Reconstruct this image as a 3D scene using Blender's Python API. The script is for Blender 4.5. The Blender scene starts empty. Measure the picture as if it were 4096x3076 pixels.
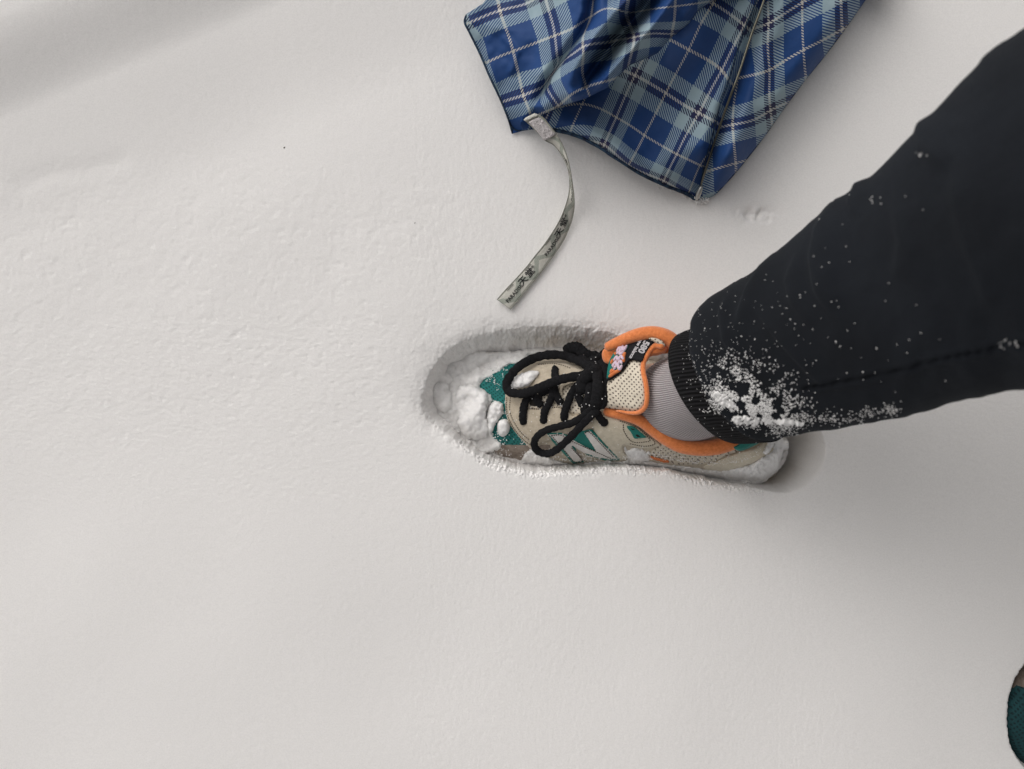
import bpy, bmesh, math, random
import numpy as np
from mathutils import Vector, Matrix
from mathutils.geometry import delaunay_2d_cdt
random.seed(7); rng = np.random.default_rng(7)
C = bpy.context.scene.collection
SC = bpy.context.scene
# ------------------------------------------------------------------ camera
H = 0.72                       # phone held 0.72 m above the snow, looking straight down
SPX = 0.916 / 4096             # metres per photo pixel on the snow surface
cam = bpy.data.cameras.new('camera'); camo = bpy.data.objects.new('camera', cam); C.objects.link(camo)
camo.location = (0, 0, H); camo.rotation_euler = (0, 0, 0)
cam.sensor_width = 36; cam.lens = 36 * H / 0.916
cam.clip_start = 0.01; cam.clip_end = 500
cam.dof.use_dof = True; cam.dof.focus_distance = 0.68; cam.dof.aperture_fstop = 5.0
SC.camera = camo
# ------------------------------------------------------------------ light: overcast sky, soft sun from the upper left
SUN_EL, SUN_AZ = math.radians(40), math.radians(132)      # azimuth measured from +x towards +y
w = bpy.data.worlds.new('World'); SC.world = w; w.use_nodes = True
nt = w.node_tree; bg = nt.nodes['Background']
sky = nt.nodes.new('ShaderNodeTexSky'); sky.sky_type = 'NISHITA'; sky.sun_disc = False
sky.sun_elevation = SUN_EL; sky.sun_rotation = math.pi/2 - SUN_AZ
sky.dust_density = 4.0; sky.ozone_density = 1.0
hs = nt.nodes.new('ShaderNodeHueSaturation'); hs.inputs['Saturation'].default_value = 0.06
tint = nt.nodes.new('ShaderNodeMix'); tint.data_type = 'RGBA'; tint.blend_type = 'MULTIPLY'; tint.inputs[0].default_value = 1
tint.inputs[7].default_value = (1.0, 0.975, 0.955, 1)
nt.links.new(sky.outputs[0], hs.inputs['Color']); nt.links.new(hs.outputs[0], tint.inputs[6]); nt.links.new(tint.outputs[2], bg.inputs[0])
bg.inputs[1].default_value = 0.14
sl = bpy.data.lights.new('sun', 'SUN'); sl.energy = 0.85; sl.angle = math.radians(85); sl.color = (1, 0.965, 0.93)
so = bpy.data.objects.new('sun', sl); C.objects.link(so)
sd = Vector((math.cos(SUN_EL)*math.cos(SUN_AZ), math.cos(SUN_EL)*math.sin(SUN_AZ), math.sin(SUN_EL)))
so.rotation_euler = sd.to_track_quat('Z', 'Y').to_euler(); so.location = (-1, 1, 2)
SC.view_settings.view_transform = 'Standard'; SC.view_settings.look = 'None'; SC.view_settings.gamma = 1
SC.view_settings.exposure = -0.26
SC.cycles.max_bounces = 8; SC.cycles.diffuse_bounces = 4
# ------------------------------------------------------------------ small maths
def P(px, py, z):
    """photo pixel (4096 wide) at height z -> world"""
    k = SPX * (H - z) / H
    return np.stack([(px - 2048) * k, -(py - 1538) * k, np.broadcast_to(z, np.shape(px)) + 0*px], -1)
def PX(x, y, z):
    k = SPX * (H - z) / H
    return x / k + 2048, 1538 - y / k
def A(pts, ox=0, oy=0, s=1.0):
    a = np.array(pts, float); a[:, 0] = ox + a[:, 0]/s; a[:, 1] = oy + a[:, 1]/s; return a
Z1 = lambda p: A(p, 1800, 0, 2.458)
Z2 = lambda p: A(p, 2600, 0, 2.458)
Z3 = lambda p: A(p, 2300, 400, 3.403)
K2 = lambda p: A(p, 1900, 1300, 2.765)
K3 = lambda p: A(p, 2400, 1300, 2.765)
K5 = lambda p: A(p, 1950, 420, 1.9775)
G6 = lambda p: A(p, 2600, 100, 0.977)
def smooth(t): t = np.clip(t, 0, 1); return t*t*(3-2*t)
_tab = rng.random((256, 256))
def vnoise(x, y):
    xi = np.floor(x).astype(int); yi = np.floor(y).astype(int); fx = x-xi; fy = y-yi
    fx = fx*fx*fx*(fx*(fx*6-15)+10); fy = fy*fy*fy*(fy*(fy*6-15)+10)
    a = _tab[xi & 255, yi & 255]; b = _tab[(xi+1) & 255, yi & 255]; c = _tab[xi & 255, (yi+1) & 255]; d = _tab[(xi+1) & 255, (yi+1) & 255]
    return (a*(1-fx)+b*fx)*(1-fy)+(c*(1-fx)+d*fx)*fy - 0.5
def fbm(x, y, o=4, g=0.5):
    r = 0; a = 1
    for i in range(o):
        ca, sa = math.cos(0.6+1.1*i), math.sin(0.6+1.1*i); q = 2.03**i
        r = r + a*vnoise((ca*x-sa*y)*q+17.3*i+40, (sa*x+ca*y)*q+9.1*i+70); a *= g
    return r
def seg_dist(px, py, pl, closed=False):
    """distance to polyline, parameter along it"""
    pl = np.asarray(pl, float)
    if closed: pl = np.vstack([pl, pl[:1]])
    best = np.full(np.shape(px), 1e9); bt = np.zeros(np.shape(px)); side = np.zeros(np.shape(px))
    n = len(pl)-1
    for i in range(n):
        a, b = pl[i], pl[i+1]; d = b-a; L = d@d + 1e-9
        t = np.clip(((px-a[0])*d[0]+(py-a[1])*d[1])/L, 0, 1)
        ex = px-(a[0]+t*d[0]); ey = py-(a[1]+t*d[1]); dd = np.hypot(ex, ey)
        m = dd < best
        best = np.where(m, dd, best); bt = np.where(m, (i+t)/n, bt); side = np.where(m, np.sign(d[0]*ey-d[1]*ex), side)
    return best, bt, side
def inside(px, py, poly):
    r = np.zeros(np.shape(px), bool); n = len(poly)
    for i in range(n):
        x1, y1 = poly[i]; x2, y2 = poly[(i+1) % n]
        if y1 == y2: continue
        c = ((y1 > py) != (y2 > py)) & (px < (x2-x1)*(py-y1)/(y2-y1)+x1)
        r ^= c
    return r
def spline(pts, n=8, closed=False):
    p = [np.array(q, float) for q in pts]; out = []
    m = len(p); rngi = range(m if closed else m-1)
    for i in rngi:
        p0 = p[(i-1) % m] if (closed or i > 0) else p[0]*2-p[1]
        p1 = p[i]; p2 = p[(i+1) % m]
        p3 = p[(i+2) % m] if (closed or i+2 < m) else p[-1]*2-p[-2]
        for k in range(n):
            t = k/n
            out.append(0.5*((2*p1)+(-p0+p2)*t+(2*p0-5*p1+4*p2-p3)*t*t+(-p0+3*p1-3*p2+p3)*t**3))
    if not closed: out.append(p[-1])
    return np.array(out)
def tps(src, dst):
    src = np.asarray(src, float); dst = np.asarray(dst, float); s = 300.0
    X = src/s; n = len(X)
    d = np.hypot(X[:, None, 0]-X[None, :, 0], X[:, None, 1]-X[None, :, 1])
    K = np.where(d > 0, d*d*np.log(d+1e-12), 0) + np.eye(n)*2e-3
    Pm = np.hstack([np.ones((n, 1)), X]); L = np.zeros((n+3, n+3)); L[:n, :n] = K; L[:n, n:] = Pm; L[n:, :n] = Pm.T
    W = np.linalg.solve(L, np.vstack([dst, np.zeros((3, 2))]))
    def f(px, py):
        px = np.asarray(px)/s; py = np.asarray(py)/s; out = W[n]+px[:, None]*W[n+1]+py[:, None]*W[n+2]
        for i in range(n):
            r = np.hypot(px-X[i, 0], py-X[i, 1]); out = out + (r*r*np.log(r+1e-12))[:, None]*W[i]
        return out
    return f
# ------------------------------------------------------------------ materials
def lin(c): return tuple((v/255/12.92 if v/255 <= .04045 else ((v/255+.055)/1.055)**2.4) for v in c)
def mat(name, col, rough=0.8, sheen=0.0, spec=0.3):
    m = bpy.data.materials.new(name); m.use_nodes = True; b = m.node_tree.nodes['Principled BSDF']
    b.inputs['Base Color'].default_value = (*col, 1); b.inputs['Roughness'].default_value = rough
    b.inputs['Specular IOR Level'].default_value = spec
    if sheen: b.inputs['Sheen Weight'].default_value = sheen; b.inputs['Sheen Roughness'].default_value = 0.5
    return m, m.node_tree, b
class N:
    def __init__(s, t): s.t = t
    def n(s, typ, **k):
        o = s.t.nodes.new(typ)
        for a, v in k.items(): setattr(o, a, v)
        return o
    def math(s, op, a, b=None, c=None):
        o = s.n('ShaderNodeMath', operation=op)
        for i, v in enumerate((a, b, c)):
            if v is None: continue
            if hasattr(v, 'is_output') : s.t.links.new(v, o.inputs[i])
            else: o.inputs[i].default_value = v
        return o.outputs[0]
    def link(s, a, b): s.t.links.new(a, b)
    def ramp(s, f, st, const=False):
        r = s.n('ShaderNodeValToRGB'); cr = r.color_ramp
        if const: cr.interpolation = 'CONSTANT'
        while len(cr.elements) < len(st): cr.elements.new(0.5)
        for e, (p, c) in zip(cr.elements, st): e.position = p; e.color = (*c, 1)
        s.link(f, r.inputs[0]); return r.outputs[0]
    def mix(s, f, a, b):
        m = s.n('ShaderNodeMix', data_type='RGBA')
        for i, v in ((0, f), (6, a), (7, b)):
            if hasattr(v, 'is_output'): s.link(v, m.inputs[i])
            elif i == 0: m.inputs[i].default_value = v
            else: m.inputs[i].default_value = (*v, 1)
        return m.outputs[2]
    def noise(s, scale, detail=3, rough=0.6, vec=None):
        o = s.n('ShaderNodeTexNoise'); o.inputs['Scale'].default_value = scale; o.inputs['Detail'].default_value = detail; o.inputs['Roughness'].default_value = rough
        if vec is None: vec = s.n('ShaderNodeTexCoord').outputs['Object']
        s.link(vec, o.inputs['Vector']); return o.outputs[0]
    def bump(s, h, b, dist=0.001, st=1.0):
        o = s.n('ShaderNodeBump'); o.inputs['Distance'].default_value = dist; o.inputs['Strength'].default_value = st
        s.link(h, o.inputs['Height']); s.link(o.outputs[0], b.inputs['Normal'])
def noisy(name, c1, c2, scale, rough=0.9, bump=0.0006, sheen=0.0, spec=0.2, bscale=None):
    m, t, b = mat(name, c1, rough, sheen, spec); n = N(t)
    f = n.noise(scale, 4, 0.65); n.link(n.ramp(f, [(0.35, c1), (0.65, c2)]), b.inputs['Base Color'])
    if bump: n.bump(n.noise(bscale or scale*3, 3, 0.7), b, bump)
    return m
def snow_mat(name, base=(0.86, 0.845, 0.83), sss=0.0):
    m, t, b = mat(name, base, 0.75, 0, 0.25); n = N(t)
    h1 = n.noise(520, 3, 0.75); h2 = n.noise(1500, 2, 0.8)
    h = n.math('ADD', h1, n.math('MULTIPLY', h2, 0.5)); n.bump(h, b, 0.00045, 0.5)
    gr = n.noise(700, 3, 0.8); bc = tuple(v*0.955 for v in base); n.link(n.ramp(gr, [(0.35, bc), (0.62, tuple(min(0.9, v*1.03) for v in base))]), b.inputs['Base Color'])
    b.inputs['Subsurface Weight'].default_value = sss; b.inputs['Subsurface Radius'].default_value = (1.0, 1.0, 1.05); b.inputs['Subsurface Scale'].default_value = 0.009
    return m
M_snow = snow_mat('snow'); M_clump = snow_mat('snow_loose', (0.78, 0.77, 0.76), 0.6); M_grain = mat('snow_crystal', (0.86, 0.85, 0.84), 0.5, 0, 0.4)[0]
M_suede = noisy('suede', (0.44, 0.375, 0.285), (0.56, 0.49, 0.385), 260, bump=0.0006, sheen=0.3)
M_suede_light = noisy('suede_light', (0.52, 0.47, 0.365), (0.62, 0.56, 0.45), 200, bump=0.0005, sheen=0.3)
M_suede_brown = noisy('suede_wet', (0.20, 0.16, 0.13), (0.33, 0.28, 0.24), 180, bump=0.0008)
M_orange = noisy('orange_lining', (0.70, 0.195, 0.055), (0.85, 0.275, 0.090), 420, bump=0.0006, sheen=0.4)
M_orange_dull = noisy('orange_trim', (0.60, 0.17, 0.06), (0.68, 0.22, 0.08), 200, bump=0.0004)
M_teal_smooth = noisy('teal_plastic', (0.018, 0.16, 0.135), (0.022, 0.19, 0.16), 120, rough=0.5, bump=0.0001)
M_white = noisy('white_leather', (0.62, 0.59, 0.56), (0.74, 0.71, 0.68), 150, rough=0.6, bump=0.0003)
M_black = noisy('black_cord', (0.008, 0.008, 0.009), (0.016, 0.016, 0.018), 500, bump=0.0008, spec=0.15)
M_blacklabel = noisy('black_label', (0.010, 0.010, 0.012), (0.016, 0.016, 0.018), 900, bump=0.0003, spec=0.2)
M_thread = mat('pale_thread', (0.62, 0.60, 0.62), 0.9)[0]
M_thread_dark = mat('dark_thread', (0.08, 0.065, 0.05), 0.9)[0]
M_pinkw = mat('lilac_thread', (0.62, 0.50, 0.60), 0.9)[0]
M_sole = noisy('sole_rubber', (0.55, 0.52, 0.46), (0.62, 0.58, 0.52), 60, rough=0.6)
M_dark = mat('dark_inside', (0.02, 0.018, 0.016), 0.95)[0]
M_metal, _t, _b = mat('rib_metal', (0.13, 0.125, 0.10), 0.35); _b.inputs['Metallic'].default_value = 0.9
M_metal_cap, _t, _b = mat('cap_metal', (0.42, 0.42, 0.40), 0.35); _b.inputs['Metallic'].default_value = 0.85
M_plastic = mat('black_plastic', (0.012, 0.012, 0.014), 0.4)[0]
M_velcro = noisy('velcro_loops', (0.50, 0.47, 0.47), (0.70, 0.66, 0.66), 900, bump=0.0014, bscale=900)
M_ink = mat('black_print', (0.02, 0.02, 0.022), 0.8)[0]
M_skin = mat('skin', (0.55, 0.36, 0.27), 0.6)[0]
M_hair = noisy('hair', (0.012, 0.010, 0.009), (0.02, 0.016, 0.013), 200)
M_jacket = noisy('jacket_cloth', (0.03, 0.032, 0.037), (0.045, 0.048, 0.055), 30, rough=0.85)
def dots_mat(name, c, hole, p, r=0.35, rough=0.85):
    m, t, b = mat(name, c, rough); n = N(t); uv = n.n('ShaderNodeUVMap').outputs[0]; sp = n.n('ShaderNodeSeparateXYZ'); n.link(uv, sp.inputs[0])
    jx = n.math('MULTIPLY', n.math('SUBTRACT', n.noise(60, 1, 0.5), 0.5), 0.006)
    x = n.math('ADD', sp.outputs[0], jx); y = n.math('ADD', sp.outputs[1], jx)
    a = n.math('SINE', n.math('MULTIPLY', n.math('ADD', x, y), math.pi/p)); c2 = n.math('SINE', n.math('MULTIPLY', n.math('SUBTRACT', x, y), math.pi/p*1.25))
    q = n.math('MULTIPLY', n.math('ADD', a, 1.0), n.math('ADD', c2, 1.0))
    f = n.math('MULTIPLY', n.math('SUBTRACT', q, 4*r), 1.4); f = n.math('MINIMUM', n.math('MAXIMUM', f, 0.0), 1.0)
    var = n.ramp(n.noise(150, 3), [(0.3, tuple(v*0.86 for v in c)), (0.7, tuple(min(1, v*1.1) for v in c))])
    n.link(n.mix(f, var, hole), b.inputs['Base Color'])
    inv = n.math('SUBTRACT', 1.0, f); n.bump(inv, b, 0.0010, 0.8)
    return m
M_mesh = dots_mat('beige_mesh', (0.68, 0.61, 0.50), (0.15, 0.12, 0.10), 0.00255, 0.52)
M_mesh_side = dots_mat('side_mesh', (0.58, 0.53, 0.44), (0.20, 0.17, 0.14), 0.0026, 0.56)
M_teal_knit = dots_mat('teal_knit', (0.018, 0.165, 0.155), (0.006, 0.062, 0.062), 0.0021, 0.40)
M_teal_embroid = noisy('teal_thread', (0.015, 0.15, 0.13), (0.02, 0.25, 0.21), 700, bump=0.001)
def rib_mat(name, c1, c2, count, axis=0, rough=0.95, bump=0.001, sharp=1.0):
    m, t, b = mat(name, c1, rough, 0.0, 0.15); n = N(t); uv = n.n('ShaderNodeUVMap').outputs[0]; sp = n.n('ShaderNodeSeparateXYZ'); n.link(uv, sp.inputs[0])
    s = n.math('SINE', n.math('ADD', n.math('MULTIPLY', sp.outputs[axis], 2*math.pi*count), n.math('MULTIPLY', n.noise(40, 2), 1.5)))
    f = n.math('ADD', n.math('MULTIPLY', s, 0.5), 0.5); n.link(n.mix(f, c1, c2), b.inputs['Base Color']); n.bump(f, b, bump, 1.0)
    return m
M_cuff = rib_mat('ribbed_cuff', (0.0035, 0.0035, 0.004), (0.017, 0.017, 0.019), 92, 0, bump=0.0014)
M_sock = rib_mat('sock_knit', (0.31, 0.28, 0.285), (0.50, 0.465, 0.475), 110, 0, bump=0.0008)
def trouser_mat():
    m, t, b = mat('trouser_cloth', (0.010, 0.011, 0.013), 0.95, 0.0, 0.12); n = N(t)
    f = n.noise(9, 3, 0.5); n.link(n.ramp(f, [(0.3, (0.0080, 0.0092, 0.0115)), (0.7, (0.0115, 0.0137, 0.0180))]), b.inputs['Base Color'])
    b.inputs['Sheen Weight'].default_value = 0.025; b.inputs['Sheen Roughness'].default_value = 0.6; b.inputs['Sheen Tint'].default_value = (0.75, 0.85, 1, 1)
    n.bump(n.noise(1500, 2), b, 0.0004, 0.6); return m
M_trouser = trouser_mat()
def plaid_mat():
    m, t, b = mat('plaid_nylon', (0.1, 0.2, 0.4), 0.6, 0.0, 0.2); n = N(t)
    uv = n.n('ShaderNodeUVMap').outputs[0]; sp = n.n('ShaderNodeSeparateXYZ'); n.link(uv, sp.inputs[0])
    Wt = (0.50, 0.49, 0.46); B = (0.015, 0.055, 0.185); Pp = (0.28, 0.375, 0.425); D = (0.0135, 0.016, 0.062)
    cols = []
    for ax in (0, 1):
        fr = n.math('ABSOLUTE', n.math('SUBTRACT', n.math('FRACT', n.math('ADD', sp.outputs[ax], 0.5)), 0.5))
        a = n.math('MULTIPLY', fr, 2.0)
        cols.append(n.ramp(a, [(0.0, Wt), (0.030, B), (0.55, Pp), (0.845, D), (0.965, Wt)], True))
    ph = n.math('SUBTRACT', n.math('MULTIPLY', sp.outputs[0], 276/11.8), n.math('MULTIPLY', sp.outputs[1], 385/11.8))
    s = n.math('GREATER_THAN', n.math('SINE', n.math('MULTIPLY', ph, 2*math.pi)), -0.05)
    col = n.mix(s, cols[0], cols[1])
    v = n.ramp(n.noise(35, 4, 0.6), [(0.3, (0.86, 0.88, 0.9)), (0.7, (1.08, 1.06, 1.04))])
    mm = n.n('ShaderNodeMix', data_type='RGBA', blend_type='MULTIPLY'); mm.inputs[0].default_value = 1; n.link(col, mm.inputs[6]); n.link(v, mm.inputs[7])
    n.link(mm.outputs[2], b.inputs['Base Color'])
    h = n.math('ADD', n.noise(28, 5, 0.6), n.math('MULTIPLY', n.noise(900, 2), 0.04)); n.bump(h, b, 0.004, 0.35)
    return m
M_plaid = plaid_mat()
M_hem = noisy('navy_hem', (0.010, 0.014, 0.035), (0.04, 0.08, 0.13), 260, bump=0.0012)
def strap_mat():
    m, t, b = mat('strap_tape', (0.5, 0.5, 0.45), 0.6, 0, 0.3); n = N(t); uv = n.n('ShaderNodeUVMap').outputs[0]; sp = n.n('ShaderNodeSeparateXYZ'); n.link(uv, sp.inputs[0])
    u, v = sp.outputs[0], sp.outputs[1]      # u metres along, v metres across
    zz = n.math('MULTIPLY', n.math('PINGPONG', u, 0.0125), 0.9)
    d = n.math('ABSOLUTE', n.math('SUBTRACT', n.math('ADD', v, n.math('MULTIPLY', n.math('SUBTRACT', n.noise(120, 1, .5), 0.5), 0.004)), n.math('ADD', zz, 0.0030)))
    band = n.math('LESS_THAN', d, 0.0030)
    g = n.math('MULTIPLY', n.math('SINE', n.math('MULTIPLY', u, 2*math.pi/0.0011)), n.math('SINE', n.math('MULTIPLY', v, 2*math.pi/0.0011)))
    gd = n.math('GREATER_THAN', g, -0.05)
    camo_ = n.mix(gd, (0.22, 0.24, 0.21), (0.44, 0.46, 0.40))
    n.link(n.mix(band, n.ramp(n.noise(300, 3), [(0.3, (0.52, 0.51, 0.46)), (0.7, (0.60, 0.59, 0.53))]), camo_), b.inputs['Base Color'])
    n.bump(n.noise(900, 2), b, 0.0005); return m
M_strap = strap_mat()
# ------------------------------------------------------------------ object helpers
def link(o, parent=None):
    C.objects.link(o)
    if parent is not None: o.parent = parent
    return o
def tag(o, label=None, cat=None, group=None, kind=None):
    for k, v in (('label', label), ('category', cat), ('group', group), ('kind', kind)):
        if v: o[k] = v
    return o
def empty(name, label, cat, parent=None):
    o = bpy.data.objects.new(name, None); o.empty_display_size = .02; link(o, parent)
    if label: o['label'] = label
    if cat: o['category'] = cat
    return o
def make(name, V, F, m, parent=None, uv=None, smoothed=True, mats=None, midx=None):
    me = bpy.data.meshes.new(name); V = np.asarray(V, float)
    me.from_pydata([tuple(v) for v in V], [], [tuple(int(i) for i in f) for f in F]); me.update()
    if uv is not None:
        l = me.uv_layers.new(name='UVMap'); idx = np.empty(len(me.loops), int); me.loops.foreach_get('vertex_index', idx)
        l.data.foreach_set('uv', np.asarray(uv, float)[idx].ravel())
    if smoothed: me.polygons.foreach_set('use_smooth', [True]*len(me.polygons))
    for mm in (mats or [m]): me.materials.append(mm)
    if midx is not None: me.polygons.foreach_set('material_index', midx)
    o = bpy.data.objects.new(name, me); return link(o, parent)
def grid_tri(poly, step, holes=(), jitter=0.25, edge=None):
    """triangulate a pixel polygon with an inner grid"""
    def resample(pl):
        pl = np.vstack([pl, pl[:1]]); out = []
        for a, b in zip(pl[:-1], pl[1:]):
            n = max(1, int(np.hypot(*(b-a))/(edge or step)))
            for i in range(n): out.append(a+(b-a)*i/n)
        return np.array(out)
    loops = [resample(np.asarray(poly, float))]+[resample(np.asarray(h, float)) for h in holes]
    pts = []; edges = []
    for l in loops:
        s = len(pts); pts += [tuple(p) for p in l]; n = len(l); edges += [(s+i, s+(i+1) % n) for i in range(n)]
    nb = len(pts)
    mn = loops[0].min(0); mx = loops[0].max(0)
    gx, gy = np.meshgrid(np.arange(mn[0], mx[0], step), np.arange(mn[1], mx[1], step)); gx = gx.ravel()+0.0; gy = gy.ravel()+0.0
    gx += (rng.random(gx.shape)-.5)*step*jitter; gy += (rng.random(gx.shape)-.5)*step*jitter
    ok = inside(gx, gy, loops[0])
    dmin, _, _ = seg_dist(gx, gy, loops[0], True) if len(loops[0]) < 900 else (np.full(gx.shape, 1e9), 0, 0)
    ok &= dmin > step*0.45
    for h in loops[1:]:
        ok &= ~inside(gx, gy, h); d2, _, _ = seg_dist(gx, gy, h, True); ok &= d2 > step*0.45
    gx = gx[ok]; gy = gy[ok]
    allp = [Vector(p) for p in pts]+[Vector((a, b)) for a, b in zip(gx, gy)]
    r = delaunay_2d_cdt(allp, edges, [], 0, 1e-6)
    vs = np.array([tuple(v) for v in r[0]]); fs = np.array([f for f in r[2] if len(f) == 3])
    cx = vs[fs].mean(1); keep = inside(cx[:, 0], cx[:, 1], loops[0])
    for h in loops[1:]: keep &= ~inside(cx[:, 0], cx[:, 1], h)
    fs = fs[keep]
    # orient so normals look up (+z) once y is flipped
    a, b, c = vs[fs[:, 0]], vs[fs[:, 1]], vs[fs[:, 2]]
    ar = (b[:, 0]-a[:, 0])*(c[:, 1]-a[:, 1])-(b[:, 1]-a[:, 1])*(c[:, 0]-a[:, 0])
    fs[ar > 0] = fs[ar > 0][:, ::-1]
    d = seg_dist(vs[:, 0], vs[:, 1], loops[0], True)[0]
    for h in loops[1:]: d = np.minimum(d, seg_dist(vs[:, 0], vs[:, 1], h, True)[0])
    return vs, fs, d
def patch(name, poly, zf, m, parent, th=0.0015, r=8, step=7, holes=(), bumpf=None, edge=None, lo=-0.0015, uvf=None, curve=True, n=5):
    """a soft-edged layer of thickness th lying on the surface zf(px,py)"""
    if curve: poly = spline(poly, n, True)
    vs, fs, d = grid_tri(poly, step, holes, edge=edge)
    t = np.clip(d/r, 0, 1); k = np.sqrt(1-(1-t)**2)
    z = zf(vs[:, 0], vs[:, 1])+lo+(th-lo)*k
    if bumpf is not None: z = z+bumpf(vs[:, 0], vs[:, 1])*k
    V = P(vs[:, 0], vs[:, 1], z)
    uv = uvf(vs[:, 0], vs[:, 1]) if uvf else vs*SPX
    return make(name, V, fs, m, parent, uv)
def loft(rings, closed_ends=(False, False)):
    R = np.array(rings); n, k, _ = R.shape; V = R.reshape(-1, 3); F = []
    for i in range(n-1):
        for j in range(k):
            a = i*k+j; b = i*k+(j+1) % k; F.append((a, b, b+k, a+k))
    V = list(V)
    if closed_ends[0]: F.append(tuple(range(k))[::-1])
    if closed_ends[1]: F.append(tuple((n-1)*k+j for j in range(k)))
    return np.array(V), F
def tube_pts(path, rad, k=10, flat=1.0, up=(0, 0, 1), taper=True):
    path = np.asarray(path, float); n = len(path); rad = np.broadcast_to(rad, (n,)); rings = []
    T = np.gradient(path, axis=0); T /= np.linalg.norm(T, axis=1)[:, None]+1e-12
    for i in range(n):
        t = T[i]; s = np.cross(up, t); ns = np.linalg.norm(s)
        s = s/ns if ns > 1e-6 else np.array((1, 0, 0)); u = np.cross(t, s)
        rr = rad[i]
        if taper: rr = rr*min(1, 0.45+min(i, n-1-i)*0.35)
        rings.append([path[i]+rr*(math.cos(a)*s+math.sin(a)*u*flat) for a in np.arange(k)/k*2*math.pi])
    V, F = loft(rings, (True, True))
    return V, F
def tube(name, path, rad, m, parent=None, k=10, flat=1.0, up=(0, 0, 1)):
    V, F = tube_pts(path, rad, k, flat, up); n = len(path)
    uv = np.array([(j/k, i/n) for i in range(n) for j in range(k)])
    return make(name, V, F, m, parent, uv)
class Bag:
    def __init__(s): s.V = []; s.F = []; s.n = 0
    def add(s, V, F):
        V = np.asarray(V); s.V.append(V); s.F += [tuple(i+s.n for i in f) for f in F]; s.n += len(V)
    def build(s, name, m, parent=None, smoothed=True): return make(name, np.vstack(s.V), s.F, m, parent, smoothed=smoothed)
def grain_shape():
    bm = bmesh.new(); bmesh.ops.create_icosphere(bm, subdivisions=1, radius=1); V = np.array([v.co[:] for v in bm.verts]); F = [tuple(v.index for v in f.verts) for f in bm.faces]; bm.free(); return V, F
GV, GF = grain_shape()
def add_grain(bag, p, r, long=1.0):
    V = GV*(1+0.5*(rng.random((len(GV), 1))-.5))
    a, b = rng.random(2)*6.28; Rm = np.array(Matrix.Rotation(a, 3, 'Z') @ Matrix.Rotation(b, 3, 'X'))
    bag.add((V*np.array((long, 1, 0.8))*r) @ Rm.T+p, GF)
def text_mesh(s, size=1.0, outline=0, bold=0.012):
    cu = bpy.data.curves.new('t', 'FONT'); cu.body = s; cu.size = size; cu.align_x = 'LEFT'; cu.resolution_u = 4; cu.offset = 0.0 if outline else bold
    if outline: cu.fill_mode = 'NONE'; cu.bevel_depth = outline; cu.bevel_resolution = 0
    o = bpy.data.objects.new('t', cu); C.objects.link(o); dg = bpy.context.evaluated_depsgraph_get(); dg.update()
    me = bpy.data.meshes.new_from_object(o.evaluated_get(dg)); V = np.array([v.co[:] for v in me.vertices]); F = [tuple(p.vertices) for p in me.polygons]
    bpy.data.objects.remove(o); bpy.data.meshes.remove(me); return V, F
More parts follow.
